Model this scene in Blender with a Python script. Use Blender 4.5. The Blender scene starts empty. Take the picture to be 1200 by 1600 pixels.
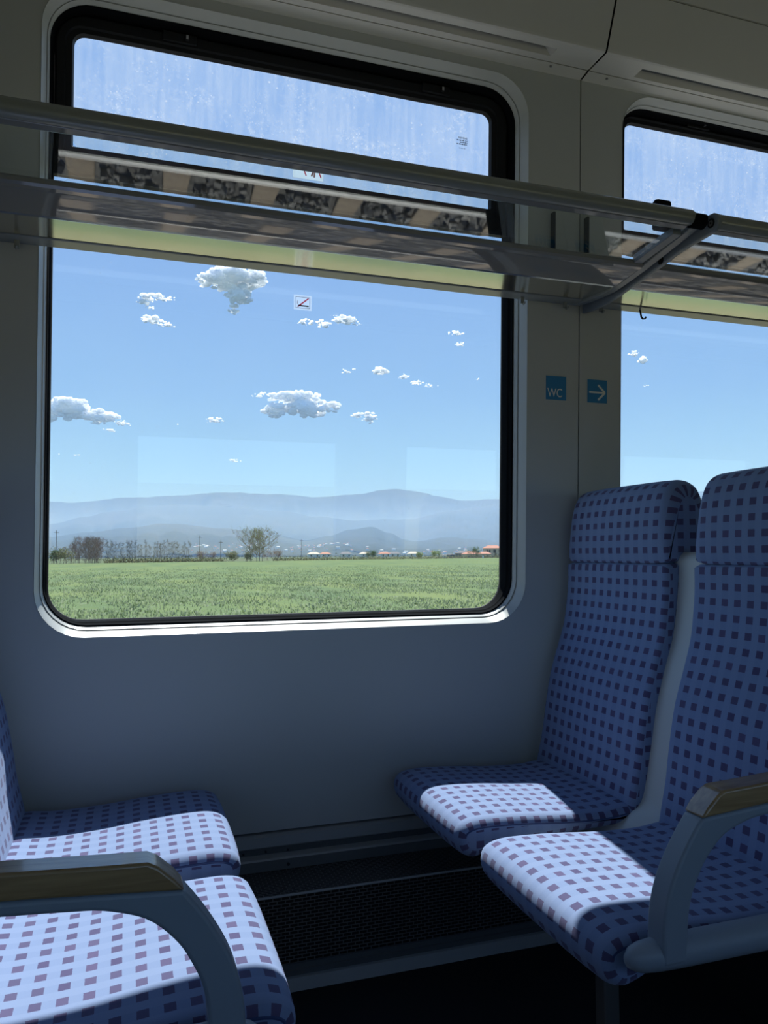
import bpy, bmesh, math, random
from mathutils import Vector, Matrix, noise
random.seed(7)
R = math.radians
COL = bpy.context.scene.collection
SC = bpy.context.scene

# ------------------------------------------------------------------ object helpers
def tag(o, label=None, cat=None, group=None, kind=None):
    if label: o['label'] = label
    if cat: o['category'] = cat
    if group: o['group'] = group
    if kind: o['kind'] = kind
    return o

def empty(name, loc=(0, 0, 0), label=None, cat=None, group=None, kind=None):
    o = bpy.data.objects.new(name, None)
    o.empty_display_size = 0.05
    o.location = loc
    COL.objects.link(o)
    return tag(o, label, cat, group, kind)

class MB:
    """collects faces for one mesh"""
    def __init__(self):
        self.v = []; self.f = []; self.uv = []; self.mi = []
    def add(self, verts, faces, uvs=None, mi=0):
        b = len(self.v)
        self.v += [tuple(p) for p in verts]
        for k, f in enumerate(faces):
            self.f.append(tuple(b + i for i in f))
            self.uv.append(uvs[k] if uvs else None)
            self.mi.append(mi)
        return self
    def box(self, lo, hi, mi=0):
        x0, y0, z0 = lo; x1, y1, z1 = hi
        vs = [(x0,y0,z0),(x1,y0,z0),(x1,y1,z0),(x0,y1,z0),(x0,y0,z1),(x1,y0,z1),(x1,y1,z1),(x0,y1,z1)]
        return self.add(vs, [(0,3,2,1),(4,5,6,7),(0,1,5,4),(1,2,6,5),(2,3,7,6),(3,0,4,7)], mi=mi)
    def tube(self, pts, r, n=10, cap=True, mi=0):
        """round tube along a polyline; r a number or list"""
        pts = [Vector(p) for p in pts]
        rings = []
        up = None
        for i, p in enumerate(pts):
            a = pts[max(i-1, 0)]; b = pts[min(i+1, len(pts)-1)]
            t = (b - a).normalized()
            if up is None:
                up = t.orthogonal().normalized()
            else:
                up = (up - t * up.dot(t))
                up = up.normalized() if up.length > 1e-6 else t.orthogonal().normalized()
            s = t.cross(up)
            rr = r[i] if isinstance(r, (list, tuple)) else r
            rings.append([p + (up*math.cos(2*math.pi*k/n) + s*math.sin(2*math.pi*k/n))*rr for k in range(n)])
        vs = [q for ring in rings for q in ring]
        fs = []
        for i in range(len(rings)-1):
            for k in range(n):
                fs.append((i*n+k, i*n+(k+1) % n, (i+1)*n+(k+1) % n, (i+1)*n+k))
        if cap:
            fs.append(tuple(range(n-1, -1, -1)))
            fs.append(tuple((len(rings)-1)*n+k for k in range(n)))
        return self.add(vs, fs, mi=mi)
    def loft(self, loops, close=True, mi=0):
        n = len(loops[0])
        vs = [p for l in loops for p in l]; fs = []
        for i in range(len(loops)-1):
            for k in range(n if close else n-1):
                k2 = (k+1) % n
                fs.append((i*n+k, i*n+k2, (i+1)*n+k2, (i+1)*n+k))
        return self.add(vs, fs, mi=mi)
    def prism(self, poly, y0, y1, mi=0, ax='y'):
        """extrude a 2D polygon (x,z) from y0 to y1"""
        n = len(poly)
        vs = [(p[0], y0, p[1]) for p in poly] + [(p[0], y1, p[1]) for p in poly]
        if ax == 'x': vs = [(v[1], v[0], v[2]) for v in vs]
        fs = [tuple(range(n)), tuple(range(2*n-1, n-1, -1))] + [(i, n+i, n+(i+1) % n, (i+1) % n) for i in range(n)]
        return self.add(vs, fs, mi=mi)
    def build(self, name, mats, parent=None, smooth=False, bevel=0, bseg=2, angle=40, fix=True, merge=0):
        me = bpy.data.meshes.new(name)
        me.from_pydata(self.v, [], self.f)
        if any(u is not None for u in self.uv):
            uvl = me.uv_layers.new(name='UVMap')
            li = 0
            for f, u in zip(self.f, self.uv):
                for k in range(len(f)):
                    uvl.data[li].uv = u[k] if u else (0, 0)
                    li += 1
        if not isinstance(mats, (list, tuple)): mats = [mats]
        for m in mats: me.materials.append(m)
        for p, mi in zip(me.polygons, self.mi): p.material_index = mi
        if fix or merge:
            bm = bmesh.new(); bm.from_mesh(me)
            if merge: bmesh.ops.remove_doubles(bm, verts=bm.verts, dist=merge)
            if fix: bmesh.ops.recalc_face_normals(bm, faces=bm.faces)
            bm.to_mesh(me); bm.free()
        o = bpy.data.objects.new(name, me)
        COL.objects.link(o)
        if parent is not None: o.parent = parent
        if bevel:
            md = o.modifiers.new('bevel', 'BEVEL'); md.width = bevel; md.segments = bseg
            md.limit_method = 'ANGLE'; md.angle_limit = R(35)
        if smooth or bevel:
            for p in me.polygons: p.use_smooth = True
            me.set_sharp_from_angle(angle=R(angle))
        return o

def dup(root, name=None, loc=None, rot=None):
    r = root.copy(); COL.objects.link(r)
    if loc is not None: r.location = loc
    if rot is not None: r.rotation_euler = rot
    for ch in root.children:
        c = ch.copy(); COL.objects.link(c); c.parent = r
        for g in ch.children:
            d = g.copy(); COL.objects.link(d); d.parent = c
    return r

def catmull(keys, step, closed=True):
    """smooth resample of 2D keys; a key (x,z,'c') is a corner"""
    n = len(keys); out = []
    P = [Vector((k[0], k[1])) for k in keys]
    corner = [len(k) > 2 for k in keys]
    rng = range(n if closed else n-1)
    for i in rng:
        p1, p2 = P[i], P[(i+1) % n]
        p0 = P[(i-1) % n] if (closed or i > 0) else p1
        p3 = P[(i+2) % n] if (closed or i < n-2) else p2
        if corner[i]: p0 = p1 - (p2 - p1)
        if corner[(i+1) % n]: p3 = p2 + (p2 - p1)
        m = max(1, int(round((p2-p1).length/step)))
        for k in range(m):
            t = k/m
            q = 0.5*((2*p1) + (-p0+p2)*t + (2*p0-5*p1+4*p2-p3)*t*t + (-p0+3*p1-3*p2+p3)*t*t*t)
            out.append(q)
    if not closed: out.append(P[-1])
    return out

def area2(poly):
    return 0.5*sum(poly[i][0]*poly[(i+1) % len(poly)][1]-poly[(i+1) % len(poly)][0]*poly[i][1] for i in range(len(poly)))

def offset_normals(poly):
    n = len(poly); s = 1 if area2(poly) > 0 else -1
    out = []
    for i in range(n):
        a = poly[i-1]; b = poly[(i+1) % n]
        t = (Vector(b)-Vector(a)).normalized()
        out.append(Vector((t.y, -t.x))*s)   # outward
    return out

def pillow(mb, poly, y0, y1, r, seg=5, mid=6, bulge=0.0, weight=None, sx=1, ry=None, xoff=0.0, mi=0):
    """sweep a closed (x,z) profile along y with rounded ends; metric UVs"""
    if ry is None: ry = r
    N = offset_normals(poly); n = len(poly)
    arc = [0.0]
    for i in range(n): arc.append(arc[-1] + (poly[(i+1) % n]-poly[i]).length)
    st = []
    for j in range(seg+1):
        a = j/seg*math.pi/2
        st.append((y0+ry*(1-math.cos(a)), r*(1-math.sin(a))))
    for j in range(1, mid):
        st.append((y0+ry+(y1-y0-2*ry)*j/mid, 0.0))
    for j in range(seg, -1, -1):
        a = j/seg*math.pi/2
        st.append((y1-ry*(1-math.cos(a)), r*(1-math.sin(a))))
    us = [st[0][0]]
    for q0, q1 in zip(st, st[1:]): us.append(us[-1]+math.hypot(q1[0]-q0[0], q1[1]-q0[1]))
    loops = []
    for (y, ins) in st:
        t = 2*(y-y0)/(y1-y0)-1
        bl = bulge*max(0, 1-t**4)
        L = []
        for i in range(n):
            w = weight(poly[i]) if weight else 1.0
            q = poly[i] - N[i]*(ins*w-bl)
            L.append((sx*(q.x-xoff), y, q.y))
        loops.append(L)
    vs = [p for l in loops for p in l]; fs = []; uv = []
    for j in range(len(loops)-1):
        for i in range(n):
            i2 = (i+1) % n
            fs.append((j*n+i, j*n+i2, (j+1)*n+i2, (j+1)*n+i))
            ua, ub = us[j], us[j+1]
            uv.append(((ua, arc[i]), (ua, arc[i+1]), (ub, arc[i+1]), (ub, arc[i])))
    for j in (0, len(loops)-1):
        idx = [j*n+i for i in range(n)]
        fs.append(tuple(idx)); uv.append([(loops[j][i][0]*sx+3, loops[j][i][2]) for i in range(n)])
    mb.add(vs, fs, uv, mi)
    return loops, st

# ------------------------------------------------------------------ node helpers
def mat(name):
    m = bpy.data.materials.new(name); m.use_nodes = True
    m.node_tree.nodes.clear()
    return m, m.node_tree.nodes, m.node_tree.links

def nd(N, typ, **kw):
    n = N.new(typ)
    for k, v in kw.items():
        if k in ('i',):
            for kk, vv in v.items(): n.inputs[kk].default_value = vv
        else: setattr(n, k, v)
    return n

def principled(name, col, rough=0.5, metal=0.0, spec=0.5, noise_amt=0.0, nscale=30.0, bump=0.0, bscale=200.0, coat=0.0):
    m, N, L = mat(name)
    out = nd(N, 'ShaderNodeOutputMaterial'); b = nd(N, 'ShaderNodeBsdfPrincipled')
    b.inputs['Base Color'].default_value = (*col, 1); b.inputs['Roughness'].default_value = rough
    b.inputs['Metallic'].default_value = metal; b.inputs['Specular IOR Level'].default_value = spec
    b.inputs['Coat Weight'].default_value = coat
    b.inputs['Coat Roughness'].default_value = 0.08
    L.new(b.outputs[0], out.inputs[0])
    tc = nd(N, 'ShaderNodeTexCoord')
    if noise_amt:
        no = nd(N, 'ShaderNodeTexNoise', i={'Scale': nscale, 'Detail': 4.0})
        L.new(tc.outputs['Object'], no.inputs['Vector'])
        mx = nd(N, 'ShaderNodeMix', data_type='RGBA', blend_type='MIX')
        mx.inputs[6].default_value = (*[c*(1-noise_amt) for c in col], 1)
        mx.inputs[7].default_value = (*[min(1, c*(1+noise_amt)) for c in col], 1)
        L.new(no.outputs['Fac'], mx.inputs[0]); L.new(mx.outputs[2], b.inputs['Base Color'])
    if bump:
        no2 = nd(N, 'ShaderNodeTexNoise', i={'Scale': bscale, 'Detail': 3.0})
        L.new(tc.outputs['Object'], no2.inputs['Vector'])
        bp = nd(N, 'ShaderNodeBump', i={'Strength': bump, 'Distance': 0.002})
        L.new(no2.outputs['Fac'], bp.inputs['Height']); L.new(bp.outputs[0], b.inputs['Normal'])
    return m

def math_n(N, L, op, a, b=None, c=None, clamp=False):
    n = nd(N, 'ShaderNodeMath', operation=op, use_clamp=clamp)
    for i, x in enumerate((a, b, c)):
        if x is None: continue
        if isinstance(x, (int, float)): n.inputs[i].default_value = x
        else: L.new(x, n.inputs[i])
    return n.outputs[0]

def glass_mat(name, tint=(0.93, 0.96, 0.97), dust=0.03, streak=0.0, r0=0.04, dust_col=(0.8, 0.82, 0.85), coord='Object', speck=0.0, boost=1.0):
    """thin flat pane: clear transmission, Schlick reflection, a film of dust"""
    m, N, L = mat(name)
    out = nd(N, 'ShaderNodeOutputMaterial')
    tr = nd(N, 'ShaderNodeBsdfTransparent', i={'Color': (*tint, 1)})
    gl = nd(N, 'ShaderNodeBsdfGlossy', i={'Roughness': 0.0, 'Color': (1, 1, 1, 1)})
    lw = nd(N, 'ShaderNodeLayerWeight', i={'Blend': 0.5})
    p5 = math_n(N, L, 'POWER', lw.outputs['Facing'], 5.0)
    fr = math_n(N, L, 'MULTIPLY_ADD', p5, (1-r0)*boost, r0*boost, clamp=True)
    mx = nd(N, 'ShaderNodeMixShader'); L.new(fr, mx.inputs[0]); L.new(tr.outputs[0], mx.inputs[1]); L.new(gl.outputs[0], mx.inputs[2])
    tc = nd(N, 'ShaderNodeTexCoord')
    df = nd(N, 'ShaderNodeBsdfDiffuse', i={'Color': (*dust_col, 1)})
    tl = nd(N, 'ShaderNodeBsdfTranslucent', i={'Color': (*dust_col, 1)})
    dm = nd(N, 'ShaderNodeMixShader', i={0: 0.65}); L.new(df.outputs[0], dm.inputs[1]); L.new(tl.outputs[0], dm.inputs[2])
    n1 = nd(N, 'ShaderNodeTexNoise', i={'Scale': 6.0, 'Detail': 5.0}); L.new(tc.outputs[coord], n1.inputs['Vector'])
    fac = math_n(N, L, 'MULTIPLY', n1.outputs['Fac'], dust*2)
    if streak:
        mp = nd(N, 'ShaderNodeMapping'); mp.inputs['Scale'].default_value = (30, 30, 2.6)
        L.new(tc.outputs[coord], mp.inputs['Vector'])
        n2 = nd(N, 'ShaderNodeTexNoise', i={'Scale': 1.6, 'Detail': 6.0, 'Roughness': 0.65}); L.new(mp.outputs[0], n2.inputs['Vector'])
        rp = nd(N, 'ShaderNodeMapRange', i={'From Min': 0.40, 'From Max': 0.80, 'To Min': 0.0, 'To Max': streak}); L.new(n2.outputs['Fac'], rp.inputs['Value'])
        # more dirt towards the top edge where the rain runs down from
        fac = math_n(N, L, 'ADD', fac, rp.outputs[0])
    if speck:
        vo = nd(N, 'ShaderNodeTexVoronoi', i={'Scale': 34.0}); L.new(tc.outputs[coord], vo.inputs['Vector'])
        s = nd(N, 'ShaderNodeMapRange', i={'From Min': 0.02, 'From Max': 0.13, 'To Min': speck, 'To Max': 0.0}); L.new(vo.outputs['Distance'], s.inputs['Value'])
        n3 = nd(N, 'ShaderNodeTexNoise', i={'Scale': 7.0, 'Detail': 2.0}); L.new(tc.outputs[coord], n3.inputs['Vector'])
        g = nd(N, 'ShaderNodeMapRange', i={'From Min': 0.5, 'From Max': 0.62}); L.new(n3.outputs['Fac'], g.inputs['Value'])
        fac = math_n(N, L, 'ADD', fac, math_n(N, L, 'MULTIPLY', s.outputs[0], g.outputs[0]))
    if streak:
        # fine spots and smears dried on by rain, thicker in patches
        v2 = nd(N, 'ShaderNodeTexVoronoi', i={'Scale': 95.0, 'Randomness': 1.0}); L.new(tc.outputs[coord], v2.inputs['Vector'])
        s2 = nd(N, 'ShaderNodeMapRange', i={'From Min': 0.05, 'From Max': 0.22, 'To Min': 0.50, 'To Max': 0.0}); L.new(v2.outputs['Distance'], s2.inputs['Value'])
        n4 = nd(N, 'ShaderNodeTexNoise', i={'Scale': 9.0, 'Detail': 5.0, 'Roughness': 0.7}); L.new(tc.outputs[coord], n4.inputs['Vector'])
        g2 = nd(N, 'ShaderNodeMapRange', i={'From Min': 0.43, 'From Max': 0.66}); L.new(n4.outputs['Fac'], g2.inputs['Value'])
        fac = math_n(N, L, 'ADD', fac, math_n(N, L, 'MULTIPLY', s2.outputs[0], g2.outputs[0]))
        n5 = nd(N, 'ShaderNodeTexNoise', i={'Scale': 55.0, 'Detail': 6.0, 'Roughness': 0.75}); L.new(tc.outputs[coord], n5.inputs['Vector'])
        g3 = nd(N, 'ShaderNodeMapRange', i={'From Min': 0.50, 'From Max': 0.72, 'To Max': 0.30}); L.new(n5.outputs['Fac'], g3.inputs['Value'])
        fac = math_n(N, L, 'ADD', fac, math_n(N, L, 'MULTIPLY', g3.outputs[0], g2.outputs[0]))
    fin = nd(N, 'ShaderNodeMixShader')
    L.new(math_n(N, L, 'MINIMUM', fac, 0.9), fin.inputs[0]); L.new(mx.outputs[0], fin.inputs[1]); L.new(dm.outputs[0], fin.inputs[2])
    L.new(fin.outputs[0], out.inputs[0])
    return m

# ------------------------------------------------------------------ materials
M = {}
M['wall'] = principled('wall_paint', (0.52, 0.54, 0.55), 0.55, noise_amt=0.03, nscale=3, bump=0.05, bscale=900)
M['cove'] = principled('cove_paint', (0.66, 0.65, 0.62), 0.6, noise_amt=0.03, nscale=3, bump=0.06, bscale=700)
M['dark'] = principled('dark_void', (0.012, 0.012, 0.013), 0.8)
M['trimp'] = principled('window_trim_paint', (0.50, 0.52, 0.51), 0.38, noise_amt=0.03, nscale=8)
M['rubber'] = principled('black_rubber', (0.007, 0.008, 0.010), 0.9, spec=0.04, bump=0.05)
M['sashm'] = principled('black_sash_metal', (0.009, 0.010, 0.014), 0.55, spec=0.3)
M['alu'] = principled('brushed_aluminium', (0.55, 0.56, 0.56), 0.28, metal=0.85, noise_amt=0.05, nscale=20)
M['alud'] = principled('satin_aluminium', (0.62, 0.61, 0.58), 0.16, metal=0.9, noise_amt=0.04, nscale=40)
M['rackp'] = principled('rack_paint', (0.27, 0.29, 0.29), 0.22, spec=0.6, noise_amt=0.03)
M['rackg'] = principled('rack_profile_paint', (0.26, 0.26, 0.26), 0.055, spec=1.0, metal=0.12)
M['brk'] = principled('bracket_paint', (0.20, 0.23, 0.27), 0.35)
M['bolt'] = principled('bolt_steel', (0.03, 0.03, 0.035), 0.4, metal=0.6)
M['boltl'] = principled('bolt_bright_steel', (0.4, 0.4, 0.42), 0.35, metal=0.8)
M['plast'] = principled('seat_shell_plastic', (0.60, 0.63, 0.62), 0.42, bump=0.04, bscale=600)
M['armp'] = principled('armrest_plastic', (0.27, 0.32, 0.38), 0.45, bump=0.06, bscale=900)
M['legm'] = principled('leg_metal', (0.10, 0.10, 0.10), 0.5, metal=0.4)
M['piping'] = principled('seat_piping', (0.05, 0.075, 0.19), 0.9)
M['floor'] = principled('floor_lino', (0.018, 0.019, 0.022), 0.8, spec=0.2, noise_amt=0.3, nscale=180, bump=0.05, bscale=400)
M['base'] = principled('base_rail_paint', (0.36, 0.38, 0.40), 0.42, noise_amt=0.04)
M['based'] = principled('base_rail_dark', (0.11, 0.12, 0.13), 0.5, noise_amt=0.08)
M['white'] = principled('sticker_white', (0.85, 0.85, 0.82), 0.5)
def printed(name, col):
    m, N, L = mat(name); out = nd(N, 'ShaderNodeOutputMaterial')
    a = nd(N, 'ShaderNodeBsdfDiffuse', i={'Color': (*col, 1)}); b = nd(N, 'ShaderNodeBsdfTransparent', i={'Color': (*col, 1)})
    x = nd(N, 'ShaderNodeMixShader', i={0: .8}); L.new(a.outputs[0], x.inputs[1]); L.new(b.outputs[0], x.inputs[2]); L.new(x.outputs[0], out.inputs[0]); return m
M['red'] = printed('sticker_red', (0.85, 0.16, 0.24))
M['ink'] = principled('sticker_ink', (0.01, 0.012, 0.025), 0.5)
M['figure'] = printed('sticker_figure', (0.52, 0.36, 0.33))
M['blue'] = principled('sign_blue', (0.015, 0.22, 0.50), 0.4)
M['glass'] = glass_mat('window_glass', dust=0.010, speck=0.10)
M['glassu'] = glass_mat('dirty_window_glass', dust=0.070, streak=0.13, speck=0.55)
M['rackglass'] = glass_mat('rack_glass', tint=(0.945, 0.975, 0.965), dust=0.004, speck=0.05, boost=1.2)

def fabric():
    m, N, L = mat('seat_fabric')
    out = nd(N, 'ShaderNodeOutputMaterial'); b = nd(N, 'ShaderNodeBsdfPrincipled', i={'Roughness': 0.95, 'Specular IOR Level': 0.12})
    b.inputs['Sheen Weight'].default_value = 0.25; b.inputs['Sheen Roughness'].default_value = 0.5
    b.inputs['Sheen Tint'].default_value = (0.6, 0.7, 1.0, 1)
    L.new(b.outputs[0], out.inputs[0])
    uv = nd(N, 'ShaderNodeUVMap', uv_map='UVMap')
    # threads wander a little
    nz = nd(N, 'ShaderNodeTexNoise', i={'Scale': 420.0, 'Detail': 1.0}); L.new(uv.outputs[0], nz.inputs['Vector'])
    sep = nd(N, 'ShaderNodeSeparateXYZ'); L.new(uv.outputs[0], sep.inputs[0])
    jit = math_n(N, L, 'MULTIPLY', math_n(N, L, 'SUBTRACT', nz.outputs['Fac'], 0.5), 0.0016)
    u = math_n(N, L, 'MULTIPLY', math_n(N, L, 'ADD', sep.outputs[0], jit), 1/0.0375)
    v = math_n(N, L, 'MULTIPLY', math_n(N, L, 'ADD', sep.outputs[1], jit), 1/0.0345)
    fu = math_n(N, L, 'FRACT', math_n(N, L, 'ADD', u, 50)); fv = math_n(N, L, 'FRACT', math_n(N, L, 'ADD', v, 50))
    sq = math_n(N, L, 'MULTIPLY', math_n(N, L, 'LESS_THAN', fu, 0.5), math_n(N, L, 'LESS_THAN', fv, 0.46))
    # every square dyed a little differently
    fl = nd(N, 'ShaderNodeCombineXYZ'); L.new(math_n(N, L, 'FLOOR', u), fl.inputs[0]); L.new(math_n(N, L, 'FLOOR', v), fl.inputs[1])
    wn = nd(N, 'ShaderNodeTexWhiteNoise', noise_dimensions='2D'); L.new(fl.outputs[0], wn.inputs['Vector'])
    rp = nd(N, 'ShaderNodeValToRGB'); L.new(wn.outputs['Value'], rp.inputs[0])
    e = rp.color_ramp.elements
    e[0].position = 0; e[0].color = (0.088, 0.075, 0.165, 1); e[1].position = 1; e[1].color = (0.120, 0.100, 0.20, 1)
    q = e.new(0.5); q.color = (0.104, 0.094, 0.185, 1)
    # warp and weft tone
    n2 = nd(N, 'ShaderNodeTexNoise', i={'Scale': 1500.0, 'Detail': 2.0}); L.new(uv.outputs[0], n2.inputs['Vector'])
    # faint lighter and darker bands woven along the columns
    band = math_n(N, L, 'LESS_THAN', fu, 0.5)
    bs = nd(N, 'ShaderNodeMix', data_type='RGBA'); bs.inputs[6].default_value = (0.235, 0.310, 0.50, 1); bs.inputs[7].default_value = (0.218, 0.292, 0.48, 1)
    L.new(band, bs.inputs[0])
    mx = nd(N, 'ShaderNodeMix', data_type='RGBA'); L.new(sq, mx.inputs[0]); L.new(bs.outputs[2], mx.inputs[6]); L.new(rp.outputs[0], mx.inputs[7])
    ton = nd(N, 'ShaderNodeMix', data_type='RGBA', blend_type='MULTIPLY', i={0: 1.0}); L.new(mx.outputs[2], ton.inputs[6])
    mr = nd(N, 'ShaderNodeMapRange', i={'To Min': 0.82, 'To Max': 1.15}); L.new(n2.outputs['Fac'], mr.inputs['Value'])
    cb = nd(N, 'ShaderNodeCombineXYZ')
    for k in range(3): L.new(mr.outputs[0], cb.inputs[k])
    L.new(cb.outputs[0], ton.inputs[7]); L.new(ton.outputs[2], b.inputs['Base Color'])
    bp = nd(N, 'ShaderNodeBump', i={'Strength': 0.35, 'Distance': 0.0012}); L.new(n2.outputs['Fac'], bp.inputs['Height']); L.new(bp.outputs[0], b.inputs['Normal'])
    return m
M['fabric'] = fabric()

def wood():
    m, N, L = mat('armrest_wood')
    out = nd(N, 'ShaderNodeOutputMaterial'); b = nd(N, 'ShaderNodeBsdfPrincipled', i={'Roughness': 0.4})
    b.inputs['Coat Weight'].default_value = 0.9; b.inputs['Coat Roughness'].default_value = 0.12
    L.new(b.outputs[0], out.inputs[0])
    tc = nd(N, 'ShaderNodeTexCoord'); mp = nd(N, 'ShaderNodeMapping'); mp.inputs['Scale'].default_value = (4, 60, 60)
    L.new(tc.outputs['Object'], mp.inputs['Vector'])
    no = nd(N, 'ShaderNodeTexNoise', i={'Scale': 1.5, 'Detail': 6.0, 'Distortion': 0.6}); L.new(mp.outputs[0], no.inputs['Vector'])
    rp = nd(N, 'ShaderNodeValToRGB'); L.new(no.outputs['Fac'], rp.inputs[0])
    e = rp.color_ramp.elements
    e[0].position = 0.3; e[0].color = (0.24, 0.135, 0.055, 1); e[1].position = 0.72; e[1].color = (0.46, 0.30, 0.14, 1)
    L.new(rp.outputs[0], b.inputs['Base Color'])
    return m
M['wood'] = wood()

def grille(name, flip=False):
    m, N, L = mat(name)
    out = nd(N, 'ShaderNodeOutputMaterial'); b = nd(N, 'ShaderNodeBsdfPrincipled', i={'Roughness': 0.45, 'Metallic': 0.2})
    L.new(b.outputs[0], out.inputs[0])
    uv = nd(N, 'ShaderNodeUVMap', uv_map='UVMap')
    br = nd(N, 'ShaderNodeTexBrick', offset=0.5)
    for k, v in {'Color1': (0.004, 0.004, 0.005, 1), 'Color2': (0.005, 0.005, 0.006, 1), 'Mortar': (0.17, 0.175, 0.185, 1), 'Scale': 1.0,
                 'Mortar Size': 0.0014, 'Mortar Smooth': 0.2, 'Bias': 0.0, 'Brick Width': 0.021, 'Row Height': 0.0085}.items():
        br.inputs[k].default_value = v
    L.new(uv.outputs[0], br.inputs['Vector']); L.new(br.outputs['Color'], b.inputs['Base Color'])
    bp = nd(N, 'ShaderNodeBump', i={'Strength': 0.6, 'Distance': 0.004}); L.new(br.outputs['Fac'], bp.inputs['Height']); L.new(bp.outputs[0], b.inputs['Normal'])
    return m
M['grille'] = grille('perforated_steel')
# ------------------------------------------------------------------ the carriage shell
from mathutils.geometry import tessellate_polygon
LEAN = R(2.6); D0, Z0 = 2.10, 0.90
def W(x, v, off=0.0):
    """point on the leaning window wall: x along the train, v up the wall, off towards outside"""
    dv = v - Z0
    return (x, D0 + off*math.cos(LEAN) - dv*math.sin(LEAN), Z0 + dv*math.cos(LEAN) + off*math.sin(LEAN))

def rr(x0, x1, v0, v1, r, n=8, rb=None):
    P = []; b = r if rb is None else rb; t_ = r
    for cx, cv, a0, r in ((x1-t_, v1-t_, 0, t_), (x0+t_, v1-t_, 90, t_), (x0+b, v0+b, 180, b), (x1-b, v0+b, 270, b)):
        for k in range(n+1):
            a = R(a0+90*k/n)
            P.append((cx+r*math.cos(a), cv+r*math.sin(a)))
    return P

WIN = {1: dict(o=(-0.222, 1.150, 0.861, 2.525), ins=(0.023, 0.034, 0.033, 0.034), up=(-0.152, 1.057, 2.143, 2.439)),
       2: dict(o=(1.487, 2.860, 0.861, 2.550), ins=(0.023, 0.034, 0.033, 0.022), up=(1.553, 2.800, 2.143, 2.498))}
def wloop(w, t, off, r):
    x0, x1, v0, v1 = w['o']; a, b, c, d = w['ins']
    return [W(p[0], p[1], off) for p in rr(x0+a*t, x1-b*t, v0+c*t, v1-d*t, r)]
def wrect(w):
    x0, x1, v0, v1 = w['o']; a, b, c, d = w['ins']
    return (x0+a, x1-b, v0+c, v1-d)

VB, VT = 0.316, 2.562
def panel(name, x0, x1, holes, off0, off1, m, vb=VB, vt=VT, rad=0.12):
    mb = MB()
    outer = [(x0, vb), (x1, vb), (x1, vt), (x0, vt)]
    polys = [outer] + [list(reversed(rr(*h, rad))) for h in holes]
    flat = [p for q in polys for p in q]
    tris = tessellate_polygon([[Vector((p[0], p[1], 0)) for p in q] for q in polys])
    mb.add([W(p[0], p[1], off0) for p in flat], [tuple(t) for t in tris])
    mb.add([W(p[0], p[1], off1) for p in flat], [tuple(t) for t in tris])
    for q in polys:
        n = len(q)
        mb.add([W(p[0], p[1], off0) for p in q]+[W(p[0], p[1], off1) for p in q], [(i, (i+1) % n, n+(i+1) % n, n+i) for i in range(n)])
    o = mb.build(name, m, merge=1e-5)
    return o

SEAM = 1.334
w1 = panel('wall_window', -3.2, SEAM-0.002, [WIN[1]['o']], 0.0, 0.016, M['wall'])
tag(w1, 'grey painted wall panel around the large window', 'wall', kind='structure')
w2 = panel('wall_pillar', SEAM+0.002, 5.2, [WIN[2]['o']], 0.0, 0.016, M['wall'])
tag(w2, 'grey painted wall panel around the second window behind the right seats', 'wall', kind='structure')
shell = panel('wall_outer', -3.2, 5.2, [wrect(WIN[1]), wrect(WIN[2])], 0.100, 0.108, M['dark'], vb=-0.25, vt=3.2, rad=0.085)
tag(shell, 'dark outer body shell behind the wall panels', 'wall', kind='structure')

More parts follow.
